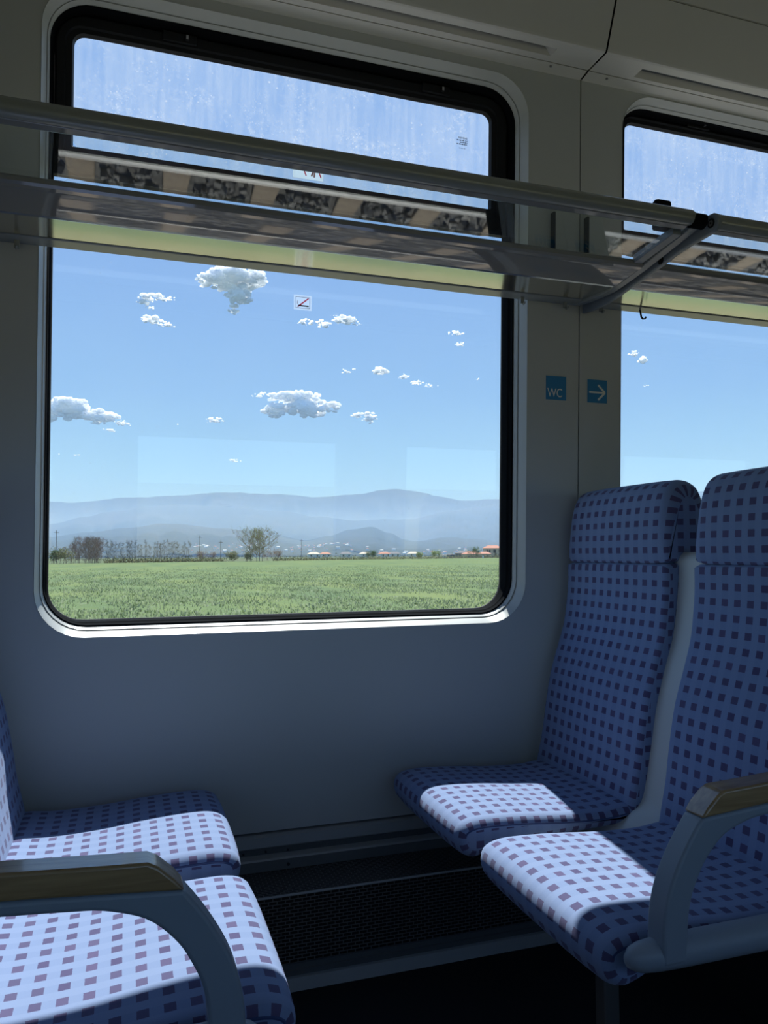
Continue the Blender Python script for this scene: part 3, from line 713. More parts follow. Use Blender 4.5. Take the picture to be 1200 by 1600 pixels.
def seat(name_loc, sx, y0, y1, label, group, arm=None, shell=None, leg=True, shx=0.0):
    root = empty('train_seat', name_loc, label, 'seat', group)
    yc = name_loc[1]
    a, b = y0-yc, y1-yc
    P = catmull(CUSH, .011); mb = MB(); pillow(mb, P, a, b, .020, seg=5, mid=8, bulge=.006, sx=sx, xoff=XO, ry=.024)
    c = mb.build('seat_cushion', M['fabric'], parent=root, smooth=True, angle=50)
    for y in (a+.002, b-.002):
        mb = MB(); piping(mb, P, y, .016, sx, lambda p: p.y > .445 and p.x < 1.14)
        mb.build('piping', M['piping'], parent=c, smooth=True)
    P = catmull(BACK, .011); mb = MB(); pillow(mb, P, a, b, .012, seg=5, mid=8, bulge=.004, sx=sx, xoff=XO, ry=.014)
    bk = mb.build('backrest', M['fabric'], parent=root, smooth=True, angle=50)
    P = catmull(HEAD, .009); mb = MB(); pillow(mb, P, a+.002, b-.002, .022, seg=7, mid=8, bulge=.004, sx=sx, xoff=XO, weight=head_w, ry=.036)
    h = mb.build('headrest', M['fabric'], parent=root, smooth=True, angle=60)
    Nn = offset_normals(P)
    for y in (a+.006, b-.006):
        pts = []
        for i, p in enumerate(P):
            if p.x < 1.36 and p.y > 1.055:
                q = p-Nn[i]*(.022*head_w(p)*.78); pts.append((sx*(q.x-XO), y, q.y))
        mb = MB(); mb.tube(pts, .002, 6)
        mb.build('piping', M['piping'], parent=h, smooth=True)
    s0, s1 = shell
    P = catmull(SHELL if arm is None else [q for q in SHELL if q[0] > 1.09], .014); mb = MB(); pillow(mb, P, s0-yc, s1-yc, .008, seg=3, mid=2, sx=sx, xoff=XO)
    mb.build('seat_shell', M['plast'], parent=root, smooth=True, angle=50)
    # cap line across the top of the shell
    if leg:
        mb = MB(); xl = sx*(0.800-XO); mb.box((xl-.008, a+.135, 0), (xl+.022, a+.165, .415)); mb.box((xl-.02, a+.12, 0), (xl+.035, a+.18, .008))
        mb.build('leg', M['legm'], parent=root, bevel=.003)
    else:
        mb = MB(); xl = sx*(1.06-XO); mb.box((xl-.03, b-.30, .335), (xl+.03, 2.10-yc, .375)); mb.box((xl-.025, b-.30, .37), (xl+.025, b-.22, .418))
        mb.build('wall_support', M['legm'], parent=root, bevel=.003)
    if arm:
        ya, yb = arm[0]-yc, arm[1]-yc   # near (aisle) and far faces
        X = lambda x: sx*(x-XO)+shx
        ar = empty('armrest', (0, 0, 0)); ar.parent = root
        # moulded frame: arch from the side beam up to the wood and back to the backrest
        outer = [(.765, .452), (.7655, .49), (.770, .530), (.7815, .568), (.799, .602), (.820, .634), (.841, .661)]
        topb = [(.92, .667), (1.02, .674), (1.14, .681), (1.235, .686)]
        rear = [(1.262, .66), (1.240, .50), (1.225, .452)]
        inn = [(1.185, .452), (1.195, .56), (1.192, .625), (1.165, .652), (1.10, .661), (1.02, .657), (.967, .653), (.933, .649), (.886, .633), (.853, .605), (.832, .574), (.815, .531), (.806, .452)]
        ring = [p+('c',) if i in (0, len(outer)-1, len(outer)+len(topb)+len(rear)-1, len(outer)+len(topb)+len(rear), len(outer+topb+rear+inn)-1, len(outer)+len(topb)-1) else p for i, p in enumerate(outer+topb+rear+inn)]
        poly = [(X(p.x), p.y) for p in catmull(ring, .010)]
        mb = MB(); mb.prism(poly, ya+.002, yb-.001)
        mb.build('armrest_frame', M['armp'], parent=ar, bevel=.005, bseg=3)
        woodp = [(.8405, .6615), (.852, .676), (.872, .694), (.884, .700), (.93, .702), (1.05, .709), (1.18, .716), (1.235, .716), (1.243, .700), (1.240, .687), (1.14, .682), (1.02, .6755), (.92, .668)]
        mb = MB(); mb.prism([(X(p[0]), p[1]) for p in woodp], ya, yb)
        mb.build('armrest_pad', M['wood'], parent=ar, bevel=.004, bseg=3)
        # side beam with a rounded nose
        secs = [(.716, .003), (.718, .010), (.727, .017), (.742, .0215), (.765, .0235), (.80, .0245), (1.00, .025), (1.20, .030), (1.24, .030)]
        mb = MB(); ym = (ya+yb)/2+.004; L = []
        for x, r_ in [(x+(.028 if sx < 0 and x < .79 else 0), r_) for x, r_ in secs]:
            zc = .460+.0 - (.002 if x < .72 else 0)
            L.append([(X(x), ym+.026*math.cos(t)*(r_/.026), zc+r_*math.sin(t)) for t in [2*math.pi*k/20 for k in range(20)]])
        mb.loft(L); n = len(mb.v); mb.add(L[0], [tuple(range(20))]); mb.add(L[-1], [tuple(range(20))])
        mb.build('side_beam', M['armp'], parent=ar, smooth=True, merge=1e-5)
    return root
SG = 'fabric double seats around the window bay'
SL = 0.925
seat((XO, 1.82, 0), 1, 1.592, 2.050, 'right window seat, blue chequered fabric, set against the wall', SG, shell=(1.500, 2.055), leg=False)
seat((XO, 1.275, 0), 1, 1.048, 1.500, 'right aisle seat with grey and wood armrest, blue chequered fabric', SG, arm=(.985, 1.030), shell=(1.040, 1.499))
seat((SL-XO, 1.82, 0), -1, 1.592, 2.050, 'left window seat, sunlit blue fabric, mostly its cushion in view', SG, shell=(1.500, 2.055), leg=False)
MB().box((1.372, 1.08, 0), (1.47, 2.02, .40)).build('floor_blocker', M['dark']).name = 'floor_blocker'  # added box, blocks a sun patch on the floor behind the right seats
tag(bpy.data.objects['floor_blocker'], 'black floor pedestal added to keep sun off the floor behind the right seats', 'blocker')
seat((SL-XO, 1.275, 0), -1, 1.048, 1.500, 'left aisle seat in the foreground with wood-topped armrest', SG, arm=(.985, 1.030), shell=(1.040, 1.499), shx=-.014)
# ------------------------------------------------------------------ outside: materials
def ground_mat(name, cols, scales, stretch=(1, 1, 1), bump=0.0, rough=0.9):
    """two-octave patchy colour; cols = dark, mid, light, fleck"""
    m, N, L = mat(name)
    out = nd(N, 'ShaderNodeOutputMaterial'); b = nd(N, 'ShaderNodeBsdfPrincipled', i={'Roughness': rough, 'Specular IOR Level': 0.15}); L.new(b.outputs[0], out.inputs[0])
    tc = nd(N, 'ShaderNodeTexCoord'); mp = nd(N, 'ShaderNodeMapping'); mp.inputs['Scale'].default_value = stretch; L.new(tc.outputs['Object'], mp.inputs['Vector'])
    n1 = nd(N, 'ShaderNodeTexNoise', i={'Scale': scales[0], 'Detail': 5.0}); L.new(mp.outputs[0], n1.inputs['Vector'])
    n2 = nd(N, 'ShaderNodeTexNoise', i={'Scale': scales[1], 'Detail': 6.0, 'Roughness': 0.7}); L.new(mp.outputs[0], n2.inputs['Vector'])
    rp = nd(N, 'ShaderNodeValToRGB'); L.new(n1.outputs['Fac'], rp.inputs[0]); e = rp.color_ramp.elements
    e[0].position = .32; e[0].color = (*cols[0], 1); e[1].position = .68; e[1].color = (*cols[2], 1); q = e.new(.5); q.color = (*cols[1], 1)
    r2 = nd(N, 'ShaderNodeMapRange', i={'From Min': .56, 'From Max': .72}); L.new(n2.outputs['Fac'], r2.inputs['Value'])
    mx = nd(N, 'ShaderNodeMix', data_type='RGBA'); L.new(r2.outputs[0], mx.inputs[0]); L.new(rp.outputs[0], mx.inputs[6]); mx.inputs[7].default_value = (*cols[3], 1)
    L.new(mx.outputs[2], b.inputs['Base Color'])
    if bump:
        bp = nd(N, 'ShaderNodeBump', i={'Strength': bump, 'Distance': 0.15}); L.new(n2.outputs['Fac'], bp.inputs['Height']); L.new(bp.outputs[0], b.inputs['Normal'])
    return m
def blades():
    m, N, L = mat('wheat_blades'); out = nd(N, 'ShaderNodeOutputMaterial'); tc = nd(N, 'ShaderNodeTexCoord')
    n1 = nd(N, 'ShaderNodeTexNoise', i={'Scale': 3.0, 'Detail': 4.0}); L.new(tc.outputs['Object'], n1.inputs['Vector'])
    rp = nd(N, 'ShaderNodeValToRGB'); L.new(n1.outputs['Fac'], rp.inputs[0]); e = rp.color_ramp.elements
    e[0].position = .35; e[0].color = (.10, .15, .05, 1); e[1].position = .65; e[1].color = (.36, .40, .25, 1)
    a = nd(N, 'ShaderNodeBsdfDiffuse'); b = nd(N, 'ShaderNodeBsdfTranslucent'); x = nd(N, 'ShaderNodeMixShader', i={0: .55})
    L.new(rp.outputs[0], a.inputs[0]); L.new(rp.outputs[0], b.inputs[0]); L.new(a.outputs[0], x.inputs[1]); L.new(b.outputs[0], x.inputs[2]); L.new(x.outputs[0], out.inputs[0]); return m
M['field'] = ground_mat('young_wheat', [(.085, .135, .045), (.115, .165, .05), (.15, .19, .05), (.17, .20, .12)], (.22, 2.2), (1, .35, 1), bump=.5)
M['blade'] = blades()
M['plain'] = ground_mat('meadow_plain', [(.06, .10, .04), (.09, .12, .05), (.13, .13, .07), (.15, .17, .08)], (.004, .02))
M['mount'] = ground_mat('wooded_slope', [(.022, .038, .030), (.036, .052, .034), (.06, .066, .045), (.08, .078, .06)], (.0006, .004))
M['ballast'] = ground_mat('ballast_stone', [(.16, .14, .12), (.28, .255, .22), (.42, .385, .33), (.50, .47, .42)], (9.0, 40.0))
M['ballastbed'] = ground_mat('ballast_bed', [(.10, .09, .08), (.17, .155, .135), (.26, .24, .21), (.32, .30, .26)], (12.0, 40.0))
M['sleeper'] = ground_mat('concrete_sleeper', [(.33, .255, .175), (.39, .30, .21), (.43, .34, .24), (.24, .18, .13)], (3.0, 14.0), (1, 6, 1))
M['railtop'] = principled('rail_polished_steel', (.42, .40, .37), .45, metal=.5)
M['railside'] = principled('rail_rust', (.09, .05, .035), .8)
M['bark'] = principled('bare_bark', (.20, .155, .125), .9, noise_amt=.3, nscale=2)
M['barkd'] = principled('dark_bark', (.13, .12, .105), .9, noise_amt=.3, nscale=2)
M['twig'] = principled('reddish_twigs', (.26, .17, .13), .9, noise_amt=.3, nscale=2)
M['leafy'] = principled('spring_leaves', (.30, .35, .10), .8, noise_amt=.3, nscale=1)
M['leafg'] = principled('green_leaves', (.07, .14, .03), .8, noise_amt=.3, nscale=1)
M['leafo'] = principled('olive_leaves', (.20, .19, .05), .8, noise_amt=.3, nscale=1)
M['plaster'] = principled('cream_plaster', (.62, .50, .36), .8, noise_amt=.05)
M['terracotta'] = principled('terracotta_tiles', (.50, .20, .12), .8, noise_amt=.15, nscale=2)
M['roofg'] = principled('grey_roof', (.16, .15, .15), .8)
M['pane'] = principled('dark_window_pane', (.03, .035, .04), .2)
M['shed'] = principled('blue_shed_cladding', (.06, .12, .25), .6)
M['whitew'] = principled('whitewash', (.80, .79, .76), .8)
M['concrete'] = principled('grey_wall_concrete', (.22, .21, .20), .9)

ZF = -1.30; ZR = -0.62
# ------------------------------------------------------------------ ground, field, verge
def poly_obj(name, pts, z, m, div=0):
    mb = MB(); mb.add([(x, y, z) for x, y in pts], [tuple(range(len(pts)))]); return mb.build(name, m)
g = MB()
nx, ny = 60, 60
xs = [-9000+23000*i/nx for i in range(nx+1)]; ys = [-2500, -600, -150, -40, -10, -4.5, 2.3]+[12*1.14**k for k in range(1, 57)]
g.add([(x, y, ZF-.06-(0.0 if y < 400 else min(6, (y-400)*.004))) for y in ys for x in xs], [(j*len(xs)+i, j*len(xs)+i+1, (j+1)*len(xs)+i+1, (j+1)*len(xs)+i) for j in range(len(ys)-1) for i in range(len(xs)-1)])
tag(g.build('ground', M['plain'], smooth=True), 'flat open plain stretching to the hills', 'ground', kind='structure')
f = MB(); edge = lambda x: 231+ (x+20)*0.57
fx = [-150+ i*7 for i in range(72)]
fy = [0, .02, .05, .1, .2, .35, .5, .7, .85, 1.0]
V = []
for t in fy:
    for x in fx:
        y0_ = 24.0; y1_ = max(60, edge(x)); y = y0_+(y1_-y0_)*t
        V.append((x, y, ZF+.05*noise.noise(Vector((x*.03, y*.03, 0)))))
f.add(V, [(j*len(fx)+i, j*len(fx)+i+1, (j+1)*len(fx)+i+1, (j+1)*len(fx)+i) for j in range(len(fy)-1) for i in range(len(fx)-1)])
tag(f.build('field', M['field'], smooth=True), 'bright green field of young wheat beyond the tracks', 'field', kind='structure')
# blades of wheat in the part of the field near enough to show them
random.seed(11)
mb = MB(); vs = []; fs = []
for k in range(60000):
    y = 27+ (1-math.sqrt(random.random()))*120
    x = random.uniform(-.16*y-1, .60*y+2)
    if noise.noise(Vector((x*.35, y*.16, 3))) < random.uniform(-.5, .25): continue
    h = random.uniform(.06, .16); a = random.uniform(0, 6.28); w = random.uniform(.02, .05); lx, ly = math.cos(a)*w, math.sin(a)*w
    tx, ty = random.gauss(0, .04), random.gauss(0, .04); b = len(vs)
    vs += [(x-lx, y-ly, ZF-.02), (x+lx, y+ly, ZF-.02), (x+lx*.5+tx, y+ly*.5+ty, ZF+h), (x-lx*.5+tx, y-ly*.5+ty, ZF+h*.9)]
    fs.append((b, b+1, b+2, b+3))
mb.add(vs, fs)
tag(mb.build('grass', M['blade'], fix=False), 'tufts of young wheat in the near part of the field', 'grass', kind='stuff')

# ------------------------------------------------------------------ the next railway track (seen mirrored in the rack glass)
b = MB()
b.add([(-14, 3.0, ZF-.02), (30, 3.0, ZF-.02), (30, 3.7, ZR-.215), (-14, 3.7, ZR-.215), (-14, 7.5, ZR-.215), (30, 7.5, ZR-.215), (30, 8.6, ZF-.02), (-14, 8.6, ZF-.02)], [(0, 1, 2, 3), (3, 2, 5, 4), (4, 5, 6, 7)])
tag(b.build('ballast_bed', M['ballastbed']), 'ballast bed under the neighbouring track', 'ground', kind='structure')
b = MB(); b.add([(-40, -3.4, ZF-.03), (60, -3.4, ZF-.03), (60, -2.2, ZR-.22), (-40, -2.2, ZR-.22), (-40, 3.2, ZR-.22), (60, 3.2, ZR-.22), (60, 3.9, ZF+.2), (-40, 3.9, ZF+.2)], [(0, 1, 2, 3), (3, 2, 5, 4), (4, 5, 6, 7)])
tag(b.build('ballast_shoulder', M['ballastbed']), 'ballast under the train itself', 'ground', kind='structure')
M['verge'] = ground_mat('dry_verge', [(.16, .15, .06), (.24, .22, .10), (.32, .28, .14), (.20, .22, .08)], (.9, 6.0), bump=.4)
tag(poly_obj('bounce_verge', [(-60, -60), (60, -60), (60, -3.2), (-60, -3.2)], ZF-.03, M['verge']), 'unseen dry grass added beyond the train to bounce light to the ceiling', 'verge', kind='structure')  # out of view, added as bright ground to light the cove from below
tag(poly_obj('verge', [(-60, 8.4), (110, 8.4), (110, 25), (-60, 25)], ZF-.015, M['verge']), 'strip of dry olive grass between the track and the field', 'verge', kind='structure')
# strip of ground beside our own track
random.seed(3)
vs = []; fs = []
def stone(x, y, z, s):
    b0 = len(vs); q = Matrix.Rotation(random.uniform(0, 6.28), 3, Vector((random.gauss(0, 1), random.gauss(0, 1), random.gauss(0, 1))).normalized())
    for sx in (-1, 1):
        for sy in (-1, 1):
            for sz in (-1, 1):
                p = q @ Vector((sx*random.uniform(.5, 1), sy*random.uniform(.4, .9), sz*random.uniform(.3, .8)))*s
                vs.append((x+p.x, y+p.y, z+p.z))
    for fc in ((0, 1, 3, 2), (4, 6, 7, 5), (0, 4, 5, 1), (2, 3, 7, 6), (0, 2, 6, 4), (1, 5, 7, 3)): fs.append(tuple(b0+i for i in fc))
for k in range(15000):
    x = random.uniform(-3.5, 8.5); y = random.uniform(3.7, 7.4)
    ph = ((x+.35+.1)/.643) % 1.0
    on_sleeper = (ph < .375 or ph > .935) and 4.05 < y < 7.05
    if on_sleeper: continue
    stone(x, y, ZR-.205+random.uniform(-.01, .05), random.uniform(.022, .045))
mb = MB(); mb.add(vs, fs)
tag(mb.build('ballast', M['ballast'], fix=True), 'loose grey brown ballast stones between the sleepers', 'ballast', kind='stuff')
def sleeper(x, first=[None]):
    if first[0] is None:
        mb = MB()
        # tapered concrete sleeper with sloped rail seats
        L = []
        for y, h, w in ((4.13, .0, .13), (4.15, .02, .128), (4.55, .03, .122), (4.70, .035, .12), (5.05, .035, .12), (5.25, .0, .11), (5.85, .0, .11), (6.05, .035, .12), (6.40, .035, .12), (6.55, .03, .122), (6.95, .02, .128), (6.97, .0, .13)):
            z1 = ZR-.19+h; z0 = ZR-.36
            L.append([(-w, y-4.55, z0), (w, y-4.55, z0), (w*.78, y-4.55, z1), (-w*.78, y-4.55, z1)])
        mb.loft(L); mb.add(L[0], [(0, 1, 2, 3)]); mb.add(L[-1], [(3, 2, 1, 0)])
        o = mb.build('railway_sleeper', M['sleeper'], bevel=.008); first[0] = o
    else:
        o = first[0].copy(); COL.objects.link(o)
    o.location = (x, 4.55+.0, 0)
    tag(o, 'tan concrete sleeper of the next track, mirrored in the rack glass', 'sleeper', 'sleepers of the neighbouring track')
YR = 4.80
for k in range(-4, 13): sleeper(-.35+.643*k)
for i, y in enumerate((YR, YR+1.505)):
    p = [(-.024, 0), (.024, 0), (.024, -.03), (.014, -.045), (.010, -.13), (.065, -.15), (.070, -.165), (-.070, -.165), (-.065, -.15), (-.010, -.13), (-.014, -.045), (-.024, -.03)]
    mb = MB(); n = len(p)
    mb.add([(-14, y+a, ZR+c) for a, c in p]+[(30, y+a, ZR+c) for a, c in p], [(k, n+k, n+(k+1) % n, (k+1) % n) for k in range(n)]+[tuple(range(n)), tuple(range(2*n-1, n-1, -1))], mi=0)
    mb.mi = [1 if k == 0 else 0 for k in range(n+2)]
    r_ = mb.build('rail', [M['railside'], M['railtop']])
    tag(r_, ['near steel rail of the next track, a pale line in the rack glass', 'far steel rail of the next track, hidden behind the rack profile'][i], 'rail')

# ------------------------------------------------------------------ trees
def branches(mb, p, d, l, r, depth, spread, up=.15, n=3, kids=(2, 4), tips=None):
    q = p + d*l
    mid = p + d*l*.5 + Vector((random.gauss(0, l*.04), random.gauss(0, l*.04), 0))
    mb.tube([p, mid, q], [r, r*.85, r*.62], n, cap=False)
    if tips is not None and depth <= 1: tips += [mid.copy(), q.copy()]
    if depth == 0: return
    for k in range(random.randint(*kids)):
        t = random.uniform(.45, 1.0) if k else 1.0
        nd_ = (d + Vector((random.gauss(0, spread), random.gauss(0, spread), random.gauss(up, spread*.5)))).normalized()
        branches(mb, p + d*l*t, nd_, l*random.uniform(.55, .8), r*.58, depth-1, spread, up, n, kids, tips)
def leaves(mb, tips, per, s, sc):
    for t in tips:
        for k in range(per):
            c = t + Vector((random.gauss(0, sc), random.gauss(0, sc), random.gauss(0, sc)))
            a = Vector((random.gauss(0, 1), random.gauss(0, 1), random.gauss(0, 1))).normalized()*s*random.uniform(.6, 1.3); b = a.orthogonal().normalized()*s*.6
            mb.add([c-a, c+b, c+a, c-b], [(0, 1, 2, 3)])
def tree_mesh(h, w, base, nl, r, bm_, leafm=None, per=0, ls=.2, sc=.3, stems=1, twigs=7, tw=.9, top=.5):
    """a tree at the origin: stems, curved limbs ending through an egg-shaped crown, twigs at the limb ends"""
    root = empty('tree'); mb = MB(); tips = []
    for st in range(stems):
        a0 = random.uniform(0, 6.28); q0 = Vector((math.cos(a0), math.sin(a0), 0))*(w*.22 if stems > 1 else 0)*random.random()
        lean = Vector((random.gauss(0, .05), random.gauss(0, .05), 0))*h + q0*.8
        T = [Vector((0, 0, -.15))+q0+lean*t*t+Vector((0, 0, h*.93*t)) for t in (0, .2, .4, .6, .8, 1)]
        mb.tube(T, [r*(1-.85*t) for t in (0, .2, .4, .6, .8, 1)], 5, cap=False); tips.append(T[-1])
        for k in range(nl):
            t = base+(1-base)*(k+random.random())/nl
            i = min(4, int(t*5)); p = T[i].lerp(T[i+1], t*5-i)
            u_ = (t-base)/(1-base); rad = w*.5*(math.sin(math.pi*min(1, u_**top*.86+.12)))**.8*random.uniform(.6, 1.05)
            a = random.uniform(0, 6.28); d = Vector((math.cos(a), math.sin(a), 0))
            e = p+d*rad+Vector((0, 0, rad*random.uniform(.45, 1.1)*(1.1-.5*u_)))
            m = p.lerp(e, .5)+Vector((0, 0, -.06*rad))
            mb.tube([p, m, e], [r*.55*(1-.5*t), r*.38*(1-.5*t), r*.2], 3, cap=False)
            for j in range(twigs):
                s_ = random.uniform(.3, 1); o_ = p.lerp(m, s_*2) if s_ < .5 else m.lerp(e, s_*2-1)
                v = Vector((random.gauss(0, .6), random.gauss(0, .6), random.gauss(.75, .4))).normalized()*tw*random.uniform(.5, 1.2)
                mb.tube([o_, o_+v*.6+d*.05, o_+v], [r*.28, r*.22, r*.12], 3, cap=False); tips += [o_+v*.7, o_+v]
    mb.build('branches', bm_, parent=root, fix=False)
    if leafm:
        lm = MB(); leaves(lm, tips, per, ls, sc); lm.build('foliage', leafm, parent=root, fix=False)
    return root
random.seed(21)
def at(px, Y):   # ground point seen in direction px of a 1200 px wide view, at distance Y from the wall
    phi = math.atan((px-600)/1200)+R(18.4); return (Y*math.tan(phi), Y)
def plant(root, x, y, s, label, group, rot=None, name=None):
    root.location = (x, y, ZF-.05); root.scale = (s, s, s); root.rotation_euler = (0, 0, random.uniform(0, 6.28) if rot is None else rot)
    if name: root.name = name
    return tag(root, label, 'tree', group)
# thicket of bare brown trees
protos = [tree_mesh(7.8, 5.4, .08, 18, .06, M['twig' if i % 2 else 'bark'], stems=3, twigs=10, tw=1.2, top=.8) for i in range(4)]
k = 0
for px in [106, 112, 118, 124, 130, 134, 138, 142, 146, 150, 153, 156]:
    x, y = at(px, 233+random.uniform(2, 30)); t = protos[k % 4] if k < 4 else dup(protos[k % 4])
    hs = {106: .66, 112: .78, 118: .86}.get(px, random.uniform(.95, 1.08))
    plant(t, x, y, hs, 'bare reddish brown tree in the dense thicket at the left edge of field', 'bare trees of the thicket'); t.name = 'bare_tree'; k += 1
# row of thin bare poplars
protos = [tree_mesh(7.0, 2.4, .12, 18, .05, M['barkd'], twigs=11, tw=.9, top=.7) for i in range(3)]
k = 0; px = 168
while px < 296:
    x, y = at(px, 236+ (px-168)*.10+random.uniform(0, 10)); t = protos[k % 3] if k < 3 else dup(protos[k % 3])
    plant(t, x, y, random.uniform(.78, 1.08), 'thin bare poplar in the row right of the brown thicket', 'thin bare poplars'); t.name = 'bare_poplar'; k += 1
    px += random.uniform(3.2, 6.5)
# pale green willow with reddish scrub at its foot
x, y = at(400, 262)
t = tree_mesh(11.0, 13.0, .10, 26, .13, M['bark'], M['leafy'], 2, .15, .35, stems=4, twigs=8, tw=1.5, top=.75); plant(t, x, y, 1.0, 'pale yellow green tree standing alone on the field edge', None); t.name = 'budding_tree'
def bush_mesh(w, h, bm_, lm_, nst=9, per=5, ls=.2, sc=.45):
    root = empty('bush'); mb = MB(); tips = []
    for k in range(nst):
        p = Vector((random.uniform(-w, w)*.35, random.uniform(-w, w)*.25, -.1)); d = Vector((random.gauss(0, .35), random.gauss(0, .35), 1)).normalized()
        branches(mb, p, d, h*.42, .045, 2, .35, .2, 3, (2, 3), tips)
    mb.build('branches', bm_, parent=root, fix=False)
    lm = MB(); leaves(lm, tips, per, ls, sc); lm.build('foliage', lm_, parent=root, fix=False)
    return root
def bush(px, Y, w, h, bm_, lm_, label, per=5, ls=.2):
    x, y = at(px, Y); b = bush_mesh(w, h, bm_, lm_, per=per, ls=ls); b.location = (x, y, ZF-.05); b.name = 'bush'; tag(b, label, 'bush'); return b
bush(86, 234, 3, 4.2, M['bark'], M['leafg'], 'green bush at the left edge of the window, before the thicket')
bush(100, 233, 3, 4.6, M['bark'], M['leafo'], 'olive green bush against the left side of the brown thicket')
bush(322, 262, 6, 3.8, M['twig'], M['twig'], 'reddish leafless scrub between the poplars and the olive bush', per=6, ls=.16)
bush(360, 256, 4, 3.6, M['bark'], M['leafo'], 'round olive bush left of the pale green tree')
bush(388, 258, 3, 3.4, M['twig'], M['leafo'], 'orange brown bush at the foot of the pale green tree', per=3)
bush(425, 268, 6, 4.6, M['twig'], M['twig'], 'reddish bare shrub right of the pale green tree', per=6, ls=.16)
bush(580, 318, 3.5, 4.0, M['bark'], M['leafg'], 'round green bush alone at the middle of the field edge', per=7)
bush(655, 325, 2.5, 3.0, M['bark'], M['leafy'], 'small yellow green bush left of its larger twin', per=6)
bush(682, 330, 5, 4.2, M['bark'], M['leafy'], 'wide yellow green bush on the right part of field edge', per=6)
bush(742, 348, 3, 6.0, M['bark'], M['leafg'], 'green bush between the orange roofs and the cream house', per=7)
# low unkempt hedge along the far edge of the field
random.seed(5)
mb = MB()
for px in [q for q in range(164, 352, 2)]+list(range(432, 800, 2)):
    x, y = at(px+random.uniform(-1, 1), 0)
    phi = math.atan((px-600)/1200)+R(18.4); tp = math.tan(phi)
    Yv = (231+20*.57)/(1-.57*tp); x = Yv*tp
    for k in range(26):
        c = Vector((x+random.gauss(0, .8), Yv+2+random.uniform(0, 3), ZF+abs(random.gauss(0, .75))))
        a = Vector((random.gauss(0, 1), random.gauss(0, 1), random.gauss(0, 1))).normalized()*.24; b_ = a.orthogonal().normalized()*.16
        mb.add([c-a, c+b_, c+a, c-b_], [(0, 1, 2, 3)])
tag(mb.build('hedge', M['leafo'], fix=False), 'low scrubby hedge along the far right edge of the field', 'hedge', kind='stuff')
# thin poles standing in the distance
def pole(px, Y, h, label):
    x, y = at(px, Y); mb = MB(); mb.tube([(0, 0, 0), (0, 0, h)], [.16, .10], 8); mb.box((-.9, -.06, h-.9), (.9, .06, h-.75)); o = mb.build('utility_pole', M['barkd']); o.location = (x, y, ZF-.1); tag(o, label, 'pole')
pole(88, 300, 11.5, 'thin utility pole left of the brown thicket'); pole(312, 330, 10.5, 'utility pole above the reddish scrub'); pole(345, 340, 8.5, 'utility pole left of the olive bush'); pole(471, 380, 10.0, 'utility pole right of the pale green tree')

# ------------------------------------------------------------------ houses at the field edge
def house(loc, w, d, h, rot, wallm, roofm, roof_h, wins, label, hip=True, name='house'):
    root = empty(name, loc, label, 'house'); root.rotation_euler = (0, 0, rot)
    MB().box((-w/2, -d/2, -.3), (w/2, d/2, h)).build('walls', wallm, parent=root)
    e = .35; mb = MB(); i_ = w*.28 if hip else 0
    A = [(-w/2-e, -d/2-e, h), (w/2+e, -d/2-e, h), (w/2+e, d/2+e, h), (-w/2-e, d/2+e, h)]; B = [(-w/2-e+i_, 0, h+roof_h), (w/2+e-i_, 0, h+roof_h)]
    mb.add(A+B, [(0, 1, 5, 4), (1, 2, 5), (2, 3, 4, 5), (3, 0, 4), (3, 2, 1, 0)]); mb.build('roof', roofm, parent=root)
    for (a, z, ww, hh) in wins:
        MB().box((a-ww/2, -d/2-.06, z), (a+ww/2, -d/2+.02, z+hh)).build('window', M['pane'], parent=root)
    return root
def hx(px, Y, z=ZF): x, y = at(px, Y); return (x, y, z)
house(hx(769, 372), 9.5, 8, 5.0, -.35, M['plaster'], M['terracotta'], 1.5, [(-3.2, 2.9, .8, 1.2), (-1.9, 2.9, .8, 1.2), (.7, 2.5, 1.4, 1.7), (3.2, 3.1, .7, 1.0), (-2.5, .5, .9, 1.3), (1.2, .4, 1.0, 1.9), (3.3, .6, .9, 1.3)], 'cream two storey house with terracotta hip roof by the window edge')
house(hx(756, 360), 5.5, 6, 2.0, -.2, M['plaster'], M['terracotta'], 1.1, [(-1.2, .5, .7, .8), (1.2, .5, .7, .8)], 'low terracotta roofed annex in front of the cream house')
house(hx(736, 366), 8.5, 6, 1.9, .15, M['plaster'], M['terracotta'], 1.5, [(-2, .5, .8, .8), (2, .5, .8, .8)], 'low orange roofed house left of the cream house')
house(hx(722, 384), 6.5, 5, 2.4, .1, M['concrete'], M['roofg'], 1.3, [(-1.5, .7, .7, .8)], 'grey roofed shed house left of the orange roof')
house(hx(704, 362), 3.2, 3, 1.7, .1, M['shed'], M['roofg'], .35, [], 'small blue shed left of the grey roofed house', name='shed')
house(hx(692, 372), 3.0, 3, 1.3, .1, M['whitew'], M['roofg'], .4, [], 'small white hut left of the blue shed', name='hut')
mb = MB(); x, y = at(754, 330); mb.box((-.28, -.25, 0), (.28, .25, 1.25)); o = mb.build('marker_post', M['whitew']); o.location = (x, y, ZF-.05); tag(o, 'short white post in front of the orange roofs', 'post')
mb = MB(); x, y = at(748, 350); mb.box((-8, -.15, 0), (12, .15, 1.1)); o = mb.build('garden_wall', M['concrete']); o.location = (x, y, ZF-.05); o.rotation_euler = (0, 0, .0); tag(o, 'low grey wall in front of the houses', 'wall', kind='thing')
